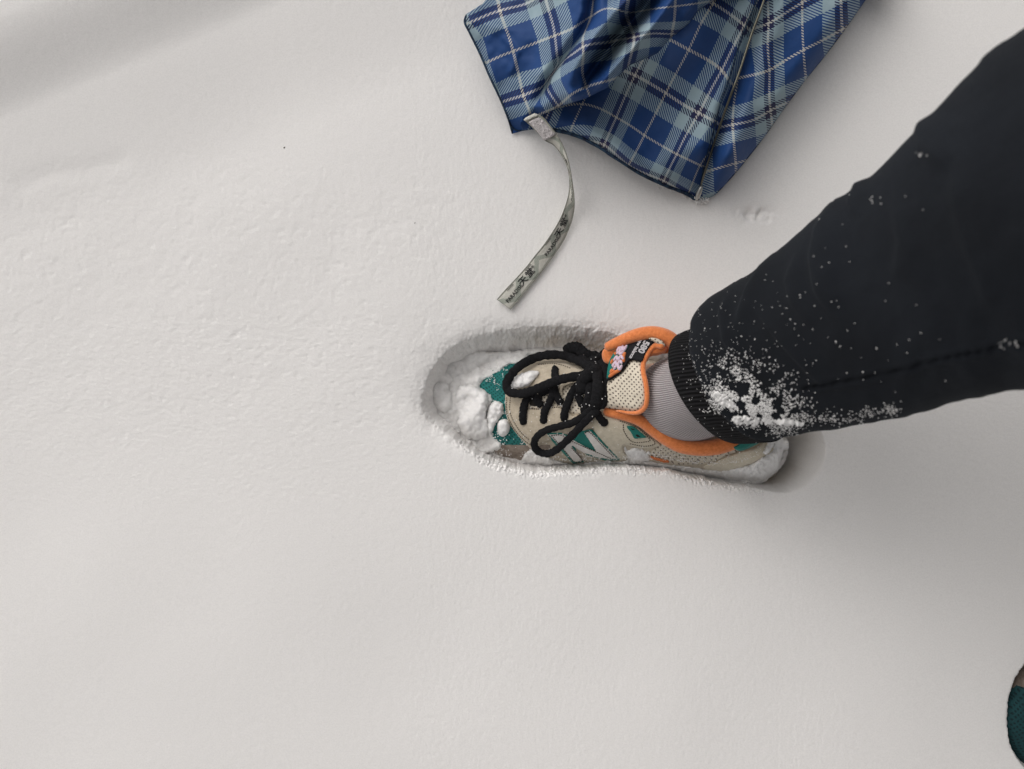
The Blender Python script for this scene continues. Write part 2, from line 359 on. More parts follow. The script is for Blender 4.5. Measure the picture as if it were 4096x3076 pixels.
# ------------------------------------------------------------------ footprint and ground
RIM = spline([(1682, 1620), (1700, 1530), (1750, 1440), (1840, 1370), (1960, 1325), (2110, 1306), (2260, 1303), (2400, 1318), (2520, 1350), (2700, 1400), (2900, 1450), (3080, 1530), (3220, 1630), (3300, 1750), (3300, 1850), (3240, 1935),
              (3150, 1975), (3040, 1958), (2940, 1945), (2800, 1918), (2700, 1892), (2560, 1876), (2450, 1868), (2330, 1880), (2200, 1887), (2100, 1882), (2000, 1860), (1900, 1812), (1800, 1745), (1715, 1690)], 4, True)
LRIM = spline([(4026, 2860), (4034, 2780), (4070, 2690), (4160, 2600), (4400, 2580), (4800, 2600), (5300, 2640), (5420, 2860), (5300, 3060), (4800, 3120), (4400, 3130), (4160, 3110), (4075, 3050), (4034, 2960)], 4, True)
HOLE = -0.040
def ground_z(px, py):
    z = np.zeros(np.shape(px))
    d = px*.383+(py-300)*.923
    z += 0.020*(1-smooth((d+140)/330)) + 0.006*smooth((-d-60)/400) + 0.010*(1-smooth((d-60)/600))
    z += 0.0045*fbm(px/900+3, py/900+8, 2)
    # crusted, pitted zone on the left, smoother elsewhere
    cr = smooth((py-560)/260)*(1-smooth((py-1500)/500))*(1-smooth((px-1500)/700))
    pit = np.maximum(0, fbm(px/26, py/26, 3)-0.10)
    z += -(0.0001+0.00032*cr)*pit*smooth(pit*5)*(0.4+1.2*np.clip(0.5+1.6*fbm(px/330, py/330, 2), 0, 1))
    z += (0.00012+0.00010*cr)*fbm(px/14+5, py/14, 3)+0.0003*cr*fbm(px/90, py/90, 2)
    dd, _, _ = seg_dist(px, py, [(100, 735), (190, 695), (330, 680), (480, 640)]); z -= 0.0008*np.exp(-(dd/40)**2)
    # a shallow scuff beside the umbrella tip and small lumps
    z -= 0.0030*np.exp(-(((px-3020)/70)**2+((py-855)/28)**2))*(1+1.6*fbm(px/22, py/22, 2))
    z += 0.00012*fbm(px/9, py/9, 2)
    # snow pressed up under the umbrella and strap
    z += 0.0010*np.exp(-(((px-2110)/30)**2+((py-1885)/10)**2))
    # footprint
    near = (px > 1500) & (px < 3500) & (py > 1150) & (py < 2150)
    if near.any():
        x = px[near]; y = py[near]
        ds, _, _ = seg_dist(x, y, RIM, True); ins = inside(x, y, RIM)
        wr = 1-0.85*smooth((x-2950)/150); wob = wr*(5*fbm(x/11, y/11, 3)+9*fbm(x/45+3, y/45, 2))
        s = np.where(ins, ds, -ds)+wob
        top = smooth((1680-y)/200); right = smooth((x-2950)/220); left = smooth((1850-x)/120)
        wid = 12+85*top*smooth((x-1720)/200)+30*right+34*left
        t = np.clip(s/wid, 0, 1)
        prof = 1-(1-t)**1.7*(1+0.9*t)
        soft = 10+26*top+80*right+16*left
        rim = -0.0045*np.exp(-np.maximum(-s, 0)/soft)*(1-0)
        win = smooth((x-1500)/120)*smooth((3500-x)/120)*smooth((y-1150)/90)*smooth((2150-y)/90); rim = rim*win
        zz = rim*(1-t)+(HOLE+0.008*smooth((1900-x)/150)-0.034*smooth((x-2900)/200)+0.004*fbm(x/40, y/40, 3))*prof
        edge = np.exp(-(s/22)**2)*win
        zz += edge*0.0018*fbm(x/7, y/7, 3)*(0.22+1.2*smooth((y-1750)/80)*(1-smooth((x-2900)/200)))
        zz += edge*0.0002*smooth((y-1800)/40)*(1-smooth((x-2950)/200))
        z[near] += zz
    near = (px > 3850) & (px < 5600) & (py > 2450) & (py < 3300)
    if near.any():
        x = px[near]; y = py[near]
        ds, _, _ = seg_dist(x, y, LRIM, True); ins = inside(x, y, LRIM); s = np.where(ins, ds, -ds)+4*fbm(x/11, y/11, 3)
        z[near] += -0.016*smooth(np.clip(s/30, 0, 1))-0.0005*np.exp(-np.maximum(-s, 0)/30)*(~ins)
    return z
def axis(fine, mid, far):
    (f0, f1, fs), (m0, m1, ms) = fine, mid
    a = list(np.arange(m0, f0, ms))+list(np.arange(f0, f1, fs))+list(np.arange(f1, m1, ms))
    lo = []; hi = []; s = ms; v = m0
    while v > -far: s *= 1.35; v -= s; lo.append(v)
    s = ms; v = a[-1]
    while v < far: s *= 1.35; v += s; hi.append(v)
    return np.array(lo[::-1]+a+hi)
gx = axis((1640, 3360, 2.6), (-150, 4250, 6.0), 400000); gy = axis((1270, 2010, 2.6), (-150, 3230, 6.0), 400000)
GX, GY = np.meshgrid(gx, gy); gzv = ground_z(GX.ravel(), GY.ravel())
fade = (np.abs(GX.ravel()-2048) < 6000) & (np.abs(GY.ravel()-1538) < 6000); gzv = np.where(fade, gzv, 0.0)
V = np.stack([(GX.ravel()-2048)*SPX, -(GY.ravel()-1538)*SPX, gzv], -1)
nx, ny = len(gx), len(gy); i0 = (np.arange(ny-1)[:, None]*nx+np.arange(nx-1)[None, :]).ravel()
Fq = np.stack([i0, i0+nx, i0+nx+1, i0+1], -1)
me = bpy.data.meshes.new('snow'); me.vertices.add(len(V)); me.vertices.foreach_set('co', V.ravel())
me.loops.add(Fq.size); me.loops.foreach_set('vertex_index', Fq.ravel().astype(np.int32)); me.polygons.add(len(Fq)); me.polygons.foreach_set('loop_start', np.arange(0, Fq.size, 4, dtype=np.int32)); me.polygons.foreach_set('loop_total', np.full(len(Fq), 4, np.int32))
me.update(calc_edges=True); me.polygons.foreach_set('use_smooth', [True]*len(Fq)); me.materials.append(M_snow)
o = bpy.data.objects.new('snow', me); link(o); tag(o, 'deep fresh snow with a footprint pressed into it', 'snow', kind='structure')
def gz_at(px, py): return ground_z(np.atleast_1d(np.asarray(px, float)), np.atleast_1d(np.asarray(py, float)))
# ------------------------------------------------------------------ person and right sneaker
person = empty('person', 'person in dark grey trousers and beige, teal and orange sneakers stepping into the snow', 'person')
person.location = (0, 0, 0)
SX = [1735, 1755, 1800, 1900, 2000, 2200, 2400, 2600, 2800, 2950, 3050, 3110, 3135]
SYT = [1600, 1545, 1490, 1430, 1408, 1402, 1420, 1420, 1450, 1510, 1590, 1680, 1760]
SYB = [1640, 1690, 1742, 1808, 1843, 1872, 1866, 1878, 1908, 1930, 1930, 1890, 1800]
SZT = [-0.050, -0.043, -0.037, -0.027, -0.014, 0.004, 0.020, 0.022, 0.018, 0.022, 0.026, 0.022, 0.010]
ZF = -0.060
def shoe_z(px, py):
    yt = np.interp(px, SX, SYT); yb = np.interp(px, SX, SYB); zt = np.interp(px, SX, SZT)
    m = (yt+yb)/2; h = (yb-yt)/2; d = np.clip(np.abs(py-m)/h, 0, 1)
    return ZF+(zt-ZF)*(1-d**2.7)**0.55
outline = np.vstack([np.stack([SX, SYT], -1), np.stack([SX, SYB], -1)[::-1]])
sneaker = empty('sneaker', None, None, person)
vs, fs, d = grid_tri(spline(outline, 3, True), 9, edge=9)
zz = shoe_z(vs[:, 0], vs[:, 1]); zz[d < 1e-6] = ZF
cen = vs[fs].mean(1)
tealz = (cen[:, 0] < 2140) & ~((cen[:, 1] > 1780) & (cen[:, 0] < 2200))
brownz = ((cen[:, 0] < 2200) & (cen[:, 1] > 1780)) | ((cen[:, 0] < 1880) & (cen[:, 1] > 1700+0.25*(cen[:, 0]-1735)))
tealz &= ~brownz
make('upper', P(vs[:, 0], vs[:, 1], zz), fs, None, sneaker, vs*SPX, mats=[M_suede, M_teal_knit, M_suede_brown], midx=np.where(tealz, 1, np.where(brownz, 2, 0)))
# midsole: a thick slab round the outline
ol = spline(outline, 5, True); c0 = ol.mean(0); rings = []
for zc, s in ((-0.0660, 0.93), (-0.0655, 0.97), (-0.058, 0.985), (-0.051, 0.98), (-0.049, 0.95)):
    q = c0+(ol-c0)*s; rings.append(P(q[:, 0], q[:, 1], zc))
Vv, Ff = loft(rings, (True, False)); make('sole', Vv, Ff, M_sole, sneaker)
# throat: the mesh bed of the tongue and the suede eyestay around it
tong_bed = K2([(560, 690), (740, 660), (960, 600), (1250, 560), (1440, 560), (1440, 980), (1180, 1000), (1080, 990), (900, 940), (560, 930)])
patch('tongue_base', tong_bed, shoe_z, M_mesh, sneaker, th=0.0012, r=10)
hole = K2([(585, 905), (600, 800), (700, 700), (840, 655), (960, 625), (1150, 590), (1250, 590), (1330, 600), (1390, 700), (1390, 930), (1180, 985), (1080, 1000), (1030, 930), (900, 885), (740, 905)])
eye = K2([(330, 700), (352, 560), (500, 455), (700, 400), (860, 390), (1010, 410), (1120, 470), (1330, 520), (1450, 640), (1455, 900), (1440, 1000), (1480, 1090), (1350, 1140), (1180, 1190), (1000, 1230), (820, 1290), (640, 1370), (560, 1320), (450, 1200), (370, 1080), (335, 960)])
patch('eyestay', eye, shoe_z, M_suede, sneaker, th=0.0030, r=7, holes=[spline(hole, 3, True)], step=6)
# teal knit showing at the toe is the upper itself; dark gap at the foot of the throat
patch('throat_gap', K2([(610, 790), (735, 760), (745, 895), (600, 898)]), shoe_z, M_dark, sneaker, th=0.0030, r=6)
patch('throat_webbing', K2([(950, 650), (1200, 585), (1245, 600), (1240, 690), (1190, 750), (1175, 640), (985, 690), (975, 800), (950, 760)]), lambda x, y: shoe_z(x, y)+0.002, M_suede, sneaker, th=0.003, r=4, step=4)
# quarter overlays
patch('quarter_panel', K2([(1310, 1040), (1400, 985), (1560, 1020), (1750, 1090), (1900, 1190), (2060, 1320), (2020, 1350), (1870, 1372), (1660, 1335), (1650, 1400), (1700, 1450), (1640, 1500), (1560, 1470), (1420, 1320), (1300, 1150)]), shoe_z, M_suede_light, sneaker, th=0.0034, r=6, step=6)
sm = K3([(540, 1430), (640, 1340), (720, 1290), (900, 1340), (1200, 1360), (1450, 1320), (1600, 1330), (1540, 1400), (1400, 1450), (1280, 1510), (1100, 1550), (900, 1560), (700, 1540)])
patch('side_mesh', sm, shoe_z, M_mesh_side, sneaker, th=0.0022, r=8, step=6)
patch('heel_panel', K3([(1140, 1560), (1290, 1500), (1400, 1448), (1560, 1392), (1760, 1330), (1840, 1230), (2000, 1180), (2050, 1230), (1960, 1370), (1800, 1480), (1500, 1600), (1250, 1640)]), shoe_z, M_suede_light, sneaker, th=0.0036, r=6, step=6)
patch('heel_tab', K3([(1590, 1200), (1860, 1180), (1840, 1245), (1760, 1305), (1630, 1372), (1540, 1394), (1478, 1355), (1540, 1310)]), lambda x, y: np.full(np.shape(x), 0.041)-0.00010*np.maximum(0, y-1750)-0.0*x, M_teal_smooth, sneaker, th=0.0035, r=14, step=6)
patch('side_tab', K3([(548, 1442), (600, 1452), (780, 1498), (765, 1530), (700, 1525), (560, 1478)]), lambda x, y: shoe_z(x, y)+0.001, M_orange_dull, sneaker, th=0.0035, r=3, step=4, curve=False)
vent = patch('vent', K2([(1668, 1125), (1710, 1108), (1760, 1120), (1800, 1150), (1892, 1228), (1902, 1250), (1770, 1264), (1745, 1240), (1720, 1190)]), shoe_z, M_teal_smooth, sneaker, th=0.0050, r=3, step=3, n=2)
for q in ([(1718, 1135), (1768, 1150), (1778, 1170), (1730, 1165)], [(1770, 1205), (1812, 1212), (1842, 1240), (1785, 1242)]):
    patch('vent_hole', K2(q), lambda x, y: shoe_z(x, y)+0.004, M_dark, sneaker, th=0.0013, r=2, step=3, n=2)
# letter logo: teal backing with the white letter on it
Zn = lambda x, y: shoe_z(x, y)+0.0012
patch('logo_backing', K2([(770, 1190), (860, 1172), (960, 1180), (1040, 1215), (1105, 1260), (1130, 1200), (1170, 1165), (1290, 1150), (1340, 1200), (1470, 1330), (1620, 1480), (1590, 1500), (1440, 1500), (1240, 1440), (1110, 1350), (1130, 1430), (1215, 1520), (1085, 1535), (900, 1340)]), Zn, M_teal_smooth, sneaker, th=0.0022, r=3, step=5, n=3, curve=False)
Nl = K2([(805, 1208), (900, 1198), (985, 1208), (1130, 1290), (1215, 1335), (1330, 1388), (1195, 1185), (1280, 1168), (1420, 1315), (1590, 1485), (1500, 1490), (1380, 1478), (1210, 1420), (1075, 1340), (1205, 1505), (1090, 1525), (980, 1390)])
patch('logo_letter', Nl, Zn, M_white, sneaker, th=0.0042, r=4, step=4, curve=False)
ins = K2([(845, 1222), (960, 1222), (1100, 1300), (1330, 1400), (1500, 1475)]); ins2 = K2([(845, 1222), (1000, 1400), (1100, 1510), (1185, 1495), (1060, 1350)]); ins3 = K2([(1215, 1195), (1265, 1185), (1420, 1345), (1540, 1468)])
def stitches(_, pl, zf, off=0.0046, dash=9, r=0.0005):
    bag = Bag()
    L = spline(pl, 12); seg = np.hypot(*np.diff(L, axis=0).T); cum = np.r_[0, np.cumsum(seg)]; s = 0
    while s+dash*.6 < cum[-1]:
        ss = np.array([s, s+dash*.3, s+dash*.6]); x = np.interp(ss, cum, L[:, 0]); y = np.interp(ss, cum, L[:, 1])
        Vt, Ft = tube_pts(P(x, y, zf(x, y)+off), r, 5, taper=False); bag.add(Vt, Ft); s += dash
    bag.build('stitching', M_thread_dark, sneaker)
for q in (ins, ins2, ins3): stitches(0, q, Zn, 0.0043)
so_ = shoe_z
stitches(0, K2([(350, 800), (352, 960), (400, 1090), (480, 1210), (590, 1310), (700, 1350)]), so_, 0.0030)
stitches(0, K2([(600, 925), (740, 930), (900, 910), (1020, 940)]), so_, 0.0030)
stitches(0, K2([(390, 800), (385, 950), (430, 1070), (510, 1190), (610, 1280)]), so_, 0.0030)
stitches(0, K2([(1600, 1060), (1780, 1130), (1920, 1230), (1990, 1310), (1870, 1340), (1700, 1310)]), so_, 0.0034)
stitches(0, K2([(1640, 1100), (1650, 1180), (1740, 1290), (1900, 1290), (1930, 1260), (1820, 1150)]), so_, 0.0034)
stitches(0, K2([(700, 440), (850, 425), (980, 450), (1060, 480)]), so_, 0.0030)
# collar (padded orange lining)
def tz(path, z): path = np.asarray(path); return P(path[:, 0], path[:, 1], np.interp(np.linspace(0, 1, len(path)), np.linspace(0, 1, len(z)), z))
low = spline(K3([(40, 955), (150, 975), (320, 1012), (470, 1070), (620, 1180), (760, 1270), (900, 1335), (1100, 1362), (1300, 1345), (1480, 1290), (1560, 1265)]), 6)
tube('collar', tz(low, [0.022, 0.025, 0.028, 0.027, 0.026, 0.026, 0.028, 0.030]), np.interp(np.linspace(0, 1, len(low)), [0, .15, .5, .8, 1], [0.0040, 0.0046, 0.0062, 0.0070, 0.0068]), M_orange, sneaker, 14)
upp = spline(K3([(60, 255), (150, 215), (300, 150), (460, 100), (600, 92), (720, 125), (800, 180), (860, 260), (900, 360)]), 6)
tube('collar', tz(upp, [0.026, 0.034, 0.042, 0.046, 0.046, 0.044]), np.interp(np.linspace(0, 1, len(upp)), [0, .3, .7, 1], [0.0040, 0.0056, 0.0066, 0.0066]), M_orange, sneaker, 14)
patch('far_quarter', K3([(20, 330), (60, 250), (200, 205), (380, 150), (600, 130), (760, 200), (820, 300), (600, 330), (200, 420), (60, 420)]), lambda x, y: np.interp(x, [2400, 2520, 2700], [0.014, 0.028, 0.032]), M_orange, sneaker, th=0.002, r=8)
# tongue: padded flap standing up in front of the ankle
def tongue_z(px, py):
    u = (px-2412)/175.0
    return 0.026+0.030*u-0.010*((py-1540-25*u)/150)**2
tm = K3([(20, 905), (40, 780), (75, 640), (150, 560), (240, 500), (320, 395), (380, 380), (470, 395), (490, 500), (505, 640), (515, 800), (500, 890), (450, 945), (380, 965), (200, 930)])
patch('tongue', tm, tongue_z, M_mesh, sneaker, th=0.0055, r=26, step=6, n=3)
rim = spline(K3([(180, 945), (330, 972), (430, 965), (500, 905), (520, 800), (508, 650), (480, 530), (478, 430), (515, 340), (570, 260), (630, 225), (700, 240)]), 6)
tube('tongue_rim', P(rim[:, 0], rim[:, 1], tongue_z(rim[:, 0], rim[:, 1])+0.004), np.interp(np.linspace(0, 1, len(rim)), [0, .2, .5, .8, 1], [0.0010, 0.0020, 0.0021, 0.0021, 0.0028]), M_orange, sneaker, 10)
patch('tongue_lining', K3([(490, 420), (530, 320), (590, 235), (660, 205), (740, 255), (725, 300), (640, 335), (560, 350), (520, 400)]), lambda x, y: 0.046-0.00006*(y-1370)*1.0+0*x, M_orange, sneaker, th=0.006, r=14, step=5)
patch('tongue_back', K3([(540, 150), (600, 142), (680, 170), (725, 225), (700, 235), (640, 215), (600, 190)]), lambda x, y: 0.052+0*x, M_mesh, sneaker, th=0.004, r=8, step=4)
lab_z = lambda x, y: tongue_z(x, y)+0.0052
patch('label', K3([(420, 150), (520, 140), (605, 165), (600, 195), (545, 262), (500, 340), (470, 412), (380, 392), (325, 398), (280, 470), (225, 535), (95, 618), (70, 600), (90, 500), (150, 380), (230, 280), (310, 205)]), lab_z, M_blacklabel, sneaker, th=0.0030, r=5, step=5, n=3)
emb_z = lambda x, y: lab_z(x, y)+0.0028
patch('embroidery', K3([(310, 215), (318, 240), (280, 310), (265, 400), (230, 480), (95, 590), (75, 570), (85, 470), (110, 380), (165, 290), (210, 245)]), emb_z, M_teal_embroid, sneaker, th=0.0012, r=4, step=4, n=3)
def strokes(bagz, pls, r, zf, off, fac=1):
    b = Bag()
    for pl in pls:
        L = spline(K3(pl), 5); Vt, Ft = tube_pts(P(L[:, 0], L[:, 1], zf(L[:, 0], L[:, 1])+off), r, 6, 0.5); b.add(Vt, Ft)
    return b
sq = [[(185, 300), (215, 250), (230, 290), (255, 235), (262, 280), (300, 222)], [(180, 320), (220, 300), (225, 325), (265, 290)], [(195, 270), (240, 240)],
      [(150, 395), (190, 350), (200, 390), (235, 345), (258, 380)], [(140, 470), (175, 405), (190, 450), (225, 395), (240, 430)], [(150, 495), (195, 440), (215, 490), (245, 440)], [(130, 450), (160, 440)]]
strokes(0, [[(x, y) for x, y in s] for s in sq]+[[(95, 575), (160, 530), (230, 490)], [(120, 540), (135, 500), (170, 520)], [(280, 300), (262, 350), (262, 410)], [(160, 330), (185, 300)], [(120, 430), (150, 375)]], 0.0015, emb_z, 0.0012).build('embroidery_outline', M_orange_dull, sneaker)
strokes(0, sq, 0.0013, emb_z, 0.0022).build('embroidery_lettering', M_pinkw, sneaker)
def place_text(s, size, x0, dirv, zf, off, outline=0, squash=1.0, upv=None):
    V, F = text_mesh(s, 1.0, outline); d = np.array(dirv, float); d /= np.hypot(*d)
    u = np.array(upv, float) if upv is not None else np.array((-d[1], d[0]))*-1
    u /= np.hypot(*u)
    q = np.array(x0)+V[:, :1]*d*size*squash+V[:, 1:2]*u*size
    return P(q[:, 0], q[:, 1], zf(q[:, 0], q[:, 1])+off), F
lt_z = lambda x, y: lab_z(x, y)+0.0032
b = Bag(); Vt, Ft = place_text('580', 34, K3([(492, 168)])[0], (-0.50, 0.87), lt_z, 0.0006, 0.035, 1.05, upv=(0.93, 0.36)); b.add(Vt, Ft)
Vt, Ft = place_text('new balance', 22, K3([(440, 152)])[0], (-0.50, 0.87), lt_z, 0.0004, 0, 0.80, upv=(0.93, 0.36)); b.add(Vt, Ft)
b.build('label_lettering', M_thread, sneaker, False)
# laces
def lace(pl, zo, r=0.0033, flat=0.62, z0=None, n=8, z=shoe_z):
    L = spline(K2(pl), n); k = len(L); zo = np.interp(np.linspace(0, 1, k), np.linspace(0, 1, len(zo)), zo)
    zz = np.maximum(z(L[:, 0], L[:, 1]), -0.03)+zo
    r = np.broadcast_to(r, (k,))*(1.12+0.08*np.sin(np.arange(k)*1.9)+0.16*fbm(L[:, 0]/14, L[:, 1]/14, 2)); return tube('lace', P(L[:, 0], L[:, 1], zz), r, M_black, sneaker, 10, flat*0.75)
for pl in ([(548, 1100), (530, 1040), (535, 940), (560, 840), (600, 760), (650, 700)], [(762, 1092), (762, 1010), (780, 930), (830, 840), (865, 740), (885, 620), (885, 500), (905, 465)],
           [(990, 1070), (990, 980), (1020, 880), (1060, 780), (1110, 690), (1180, 640)], [(1215, 1010), (1215, 920), (1250, 820), (1300, 700), (1340, 620)]):
    lace(pl, [0.003, 0.0055, 0.006, 0.006, 0.006], 0.0031, 0.6)
for pl in ([(870, 690), (900, 780), (960, 880)], [(1100, 700), (1150, 800), (1190, 910)], [(640, 760), (690, 840), (740, 900)], [(700, 760), (800, 720), (850, 700)]):
    lace(pl, [0.004, 0.005, 0.003], 0.0032, 0.5)
lace([(1330, 500), (1240, 440), (1120, 385), (960, 335), (800, 332), (640, 372), (500, 450), (400, 550), (350, 650), (370, 725), (440, 755), (540, 755), (660, 715), (780, 665), (920, 610), (1080, 575), (1300, 540)],
     [0.016, 0.018, 0.020, 0.018, 0.016, 0.014, 0.013, 0.013, 0.014, 0.015, 0.017, 0.016], 0.0036, 0.6, n=6)
lace([(1320, 900), (1200, 1010), (1080, 1080), (940, 1120), (800, 1160), (700, 1220), (655, 1300), (680, 1380), (760, 1420), (850, 1410), (950, 1340), (1060, 1235), (1180, 1110), (1290, 1000), (1370, 930)],
     [0.012, 0.010, 0.009, 0.010, 0.012, 0.013, 0.014, 0.014, 0.012], 0.0030, 0.6, n=6)
lace([(1310, 880), (1345, 960), (1390, 1040), (1460, 1105)], [0.012, 0.010, 0.007, 0.004], 0.0032, 0.55)
lace([(1290, 420), (1360, 380), (1440, 300), (1535, 215)], [0.018, 0.022, 0.024, 0.024], np.r_[np.full(17, 0.0034), np.linspace(0.0033, 0.0009, 8)], 0.6)
lace([(990, 300), (1060, 255), (1130, 255), (1200, 310), (1280, 370), (1330, 480)], [0.010, 0.014, 0.016, 0.018, 0.018, 0.016], 0.0048, 0.6)
lace([(1020, 330), (1120, 350), (1220, 420), (1300, 480)], [0.010, 0.014, 0.016, 0.016], 0.0048, 0.6)
lace([(1240, 360), (1330, 350), (1400, 400), (1430, 520), (1430, 680), (1410, 820), (1370, 920)], [0.014, 0.018, 0.016, 0.014, 0.013, 0.011], 0.0046, 0.6)
lace([(1300, 420), (1350, 540), (1360, 700), (1340, 860), (1330, 940)], [0.016, 0.020, 0.018, 0.015, 0.011], 0.0044, 0.65)
lace([(1230, 480), (1270, 600), (1270, 740), (1250, 860), (1200, 980)], [0.012, 0.012, 0.010, 0.009, 0.008], 0.0038, 0.6)
lace([(1380, 520), (1250, 560), (1180, 640), (1210, 760)], [0.020, 0.020, 0.014, 0.008], 0.0050, 0.6)
# sock
def ring_from_px(T, Bm, z, axisv, ratio, k=64, extra=None):
    T = np.array(T, float); Bm = np.array(Bm, float); M = (T+Bm)/2
    c = P(M[0], M[1], z); wv = P(T[0], T[1], z)-P(Bm[0], Bm[1], z); a = np.linalg.norm(wv)/2; wv /= 2*a
    ax = np.array(axisv, float); ax -= wv*(ax@wv); ax /= np.linalg.norm(ax); u = np.cross(ax, wv)
    th = np.arange(k)/k*2*math.pi
    return np.array([c+a*math.cos(t)*wv+a*ratio*math.sin(t)*u for t in th])
AX = (0.57, 0.39, 0.72)
def flat_ring(cx, cy, rx, ry, z, k=64):
    a = np.arange(k)/k*2*math.pi; q = P(cx+rx*np.cos(a)*0.97-ry*0.2*np.sin(a), cy+ry*np.sin(a)+rx*0.12*np.cos(a), np.full(k, z)); return q
srings = [flat_ring(2725, 1600, 215, 170, -0.020), flat_ring(2755, 1592, 222, 176, 0.020), flat_ring(2785, 1582, 205, 172, 0.045), flat_ring(2810, 1560, 172, 152, 0.070), flat_ring(2870, 1530, 155, 140, 0.095), flat_ring(2930, 1490, 140, 130, 0.120)]
sR = np.array([[np.interp(t, np.arange(len(srings)), [srings[i][j][q] for i in range(len(srings))]) for j in range(64) for q in range(3)] for t in np.linspace(0, len(srings)-1, 26)]).reshape(26, 64, 3)
Vv, Ff = loft(sR); uvs = np.array([(j/64+0.10*i/26, i/26) for i in range(26) for j in range(64)])
make('sock', Vv, Ff, M_sock, person, uvs)
# trousers
prof = [((2700, 1345), (3010, 1748), .085, .88), ((2733, 1332), (3055, 1746), .095, .88), ((2800, 1318), (3130, 1740), .108, .88), ((2792, 1262), (3150, 1736), .113, .92), ((2815, 1210), (3200, 1716), .117, .95), ((2907, 1140), (3300, 1700), .130, .95),
        ((3040, 1062), (3420, 1690), .147, .93), ((3255, 884), (3600, 1660), .175, .9), ((3470, 725), (3830, 1608), .205, .88), ((3644, 557), (4000, 1575), .23, .86), ((3910, 300), (4180, 1545), .25, .85), ((4110, 130), (4430, 1510), .27, .85)]
def ring_at(c, r, axisv, wv, ratio=0.95, k=64):
    c = np.array(c, float); wv = np.array(wv, float); ax = np.array(axisv, float); ax /= np.linalg.norm(ax); wv -= ax*(wv@ax); wv /= np.linalg.norm(wv); u = np.cross(ax, wv)
    return np.array([c+r*math.cos(t)*wv+r*ratio*math.sin(t)*u for t in np.arange(k)/k*2*math.pi])
leg = [ring_from_px(T, Bm, z, AX, rt) for T, Bm, z, rt in prof]
w9 = leg[-1][0]-leg[-1][32]; w9 /= np.linalg.norm(w9)
leg += [ring_at((.375, .140, .345), .098, (0.7, .25, 0.7), w9), ring_at((.43, .15, .385), .100, (1, 0, .35), w9), ring_at((.52, .125, .43), .102, (1, -.3, .5), w9), ring_at((.64, .09, .52), .108, (1, -.3, .7), w9), ring_at((.72, .06, .60), .112, (1, -.2, .8), w9)]
LR = np.array(leg); nL = len(leg)
def interp_rings(R, ts):
    from_ = np.arange(len(R)); out = []
    sp = spline([r.ravel() for r in R], 8); tt = np.linspace(0, len(R)-1, len(sp))
    flat = np.stack([np.interp(ts, tt, sp[:, i]) for i in range(sp.shape[1])], -1)
    return flat.reshape(len(ts), R.shape[1], 3)
k = 192
def up_sample(R, k):
    n0 = R.shape[1]; a = np.arange(k)/k*n0; R2 = np.concatenate([R, R[:, :1]], 1)
    i = np.floor(a).astype(int); f = (a-i)[None, :, None]; return R2[:, i]*(1-f)+R2[:, i+1]*f
LRu = up_sample(LR, k)
cuffR = interp_rings(LRu, np.linspace(0, 2.25, 26))
bodyR = np.concatenate([interp_rings(LRu, np.linspace(1.9, 11, 230)), interp_rings(LRu, np.linspace(11.1, nL-1, 40))])
creases = [(G6([(500, 880), (440, 950), (400, 1020), (370, 1090), (345, 1170)]), 0.0032, 16, 34), (G6([(300, 1060), (283, 1130), (300, 1230), (345, 1310), (420, 1400)]), 0.0022, 14, 30),
           (G6([(720, 720), (670, 820), (655, 920), (670, 1030), (720, 1120)]), 0.0050, 26, 70), (G6([(400, 1090), (470, 1180), (560, 1285), (640, 1370), (690, 1405)]), 0.0026, 16, 44),
           (G6([(580, 900), (540, 1000), (560, 1080), (640, 1180)]), 0.0024, 20, 40), (G6([(860, 610), (820, 640), (800, 700), (810, 760)]), 0.0026, 18, 40), (G6([(1200, 560), (1220, 760), (1290, 950), (1330, 1100)]), 0.0032, 40, 80),
           (G6([(960, 700), (1000, 850), (960, 1000)]), 0.0026, 30, 60), (G6([(1050, 350), (1080, 480), (1180, 560)]), 0.0030, 30, 60)]
def displace(R, fn):
    n, kk, _ = R.shape
    du = np.roll(R, -1, 1)-np.roll(R, 1, 1); dv = np.gradient(R, axis=0); nn = np.cross(du, dv); nn /= np.linalg.norm(nn, axis=2)[..., None]+1e-12
    c = R.mean(1, keepdims=True); sgn = np.sign(((R-c)*nn).sum(2).mean()); nn *= sgn
    px, py = PX(R[..., 0], R[..., 1], np.minimum(R[..., 2], 0.6)); up = nn[..., 2] > -0.1
    return R+nn*fn(px, py, up)[..., None]
def fold_fn(px, py, up):
    z = 0*px
    for pl, h, w1, w2 in creases:
        d, t, s = seg_dist(px, py, pl); ww = np.where(s > 0, w1, w2); z += 1.35*h*np.exp(-(d/ww)**2)*np.sin(np.clip(t, 0.02, 0.98)*math.pi)**0.5
    d, t, s = seg_dist(px, py, G6([(1500, 1232), (1240, 1290), (1000, 1340), (850, 1375), (700, 1405), (600, 1425)])); z += (-0.0022*np.exp(-(d/6)**2)+0.0012*np.exp(-((d-14)/12)**2))*up
    z += 0.0035*fbm(px/190, py/260, 2)+0.0008*fbm(px/60, py/60, 2)
    return np.where(up, z, 0.002*fbm(px/190, py/260, 2))
bodyR = displace(bodyR, fold_fn)
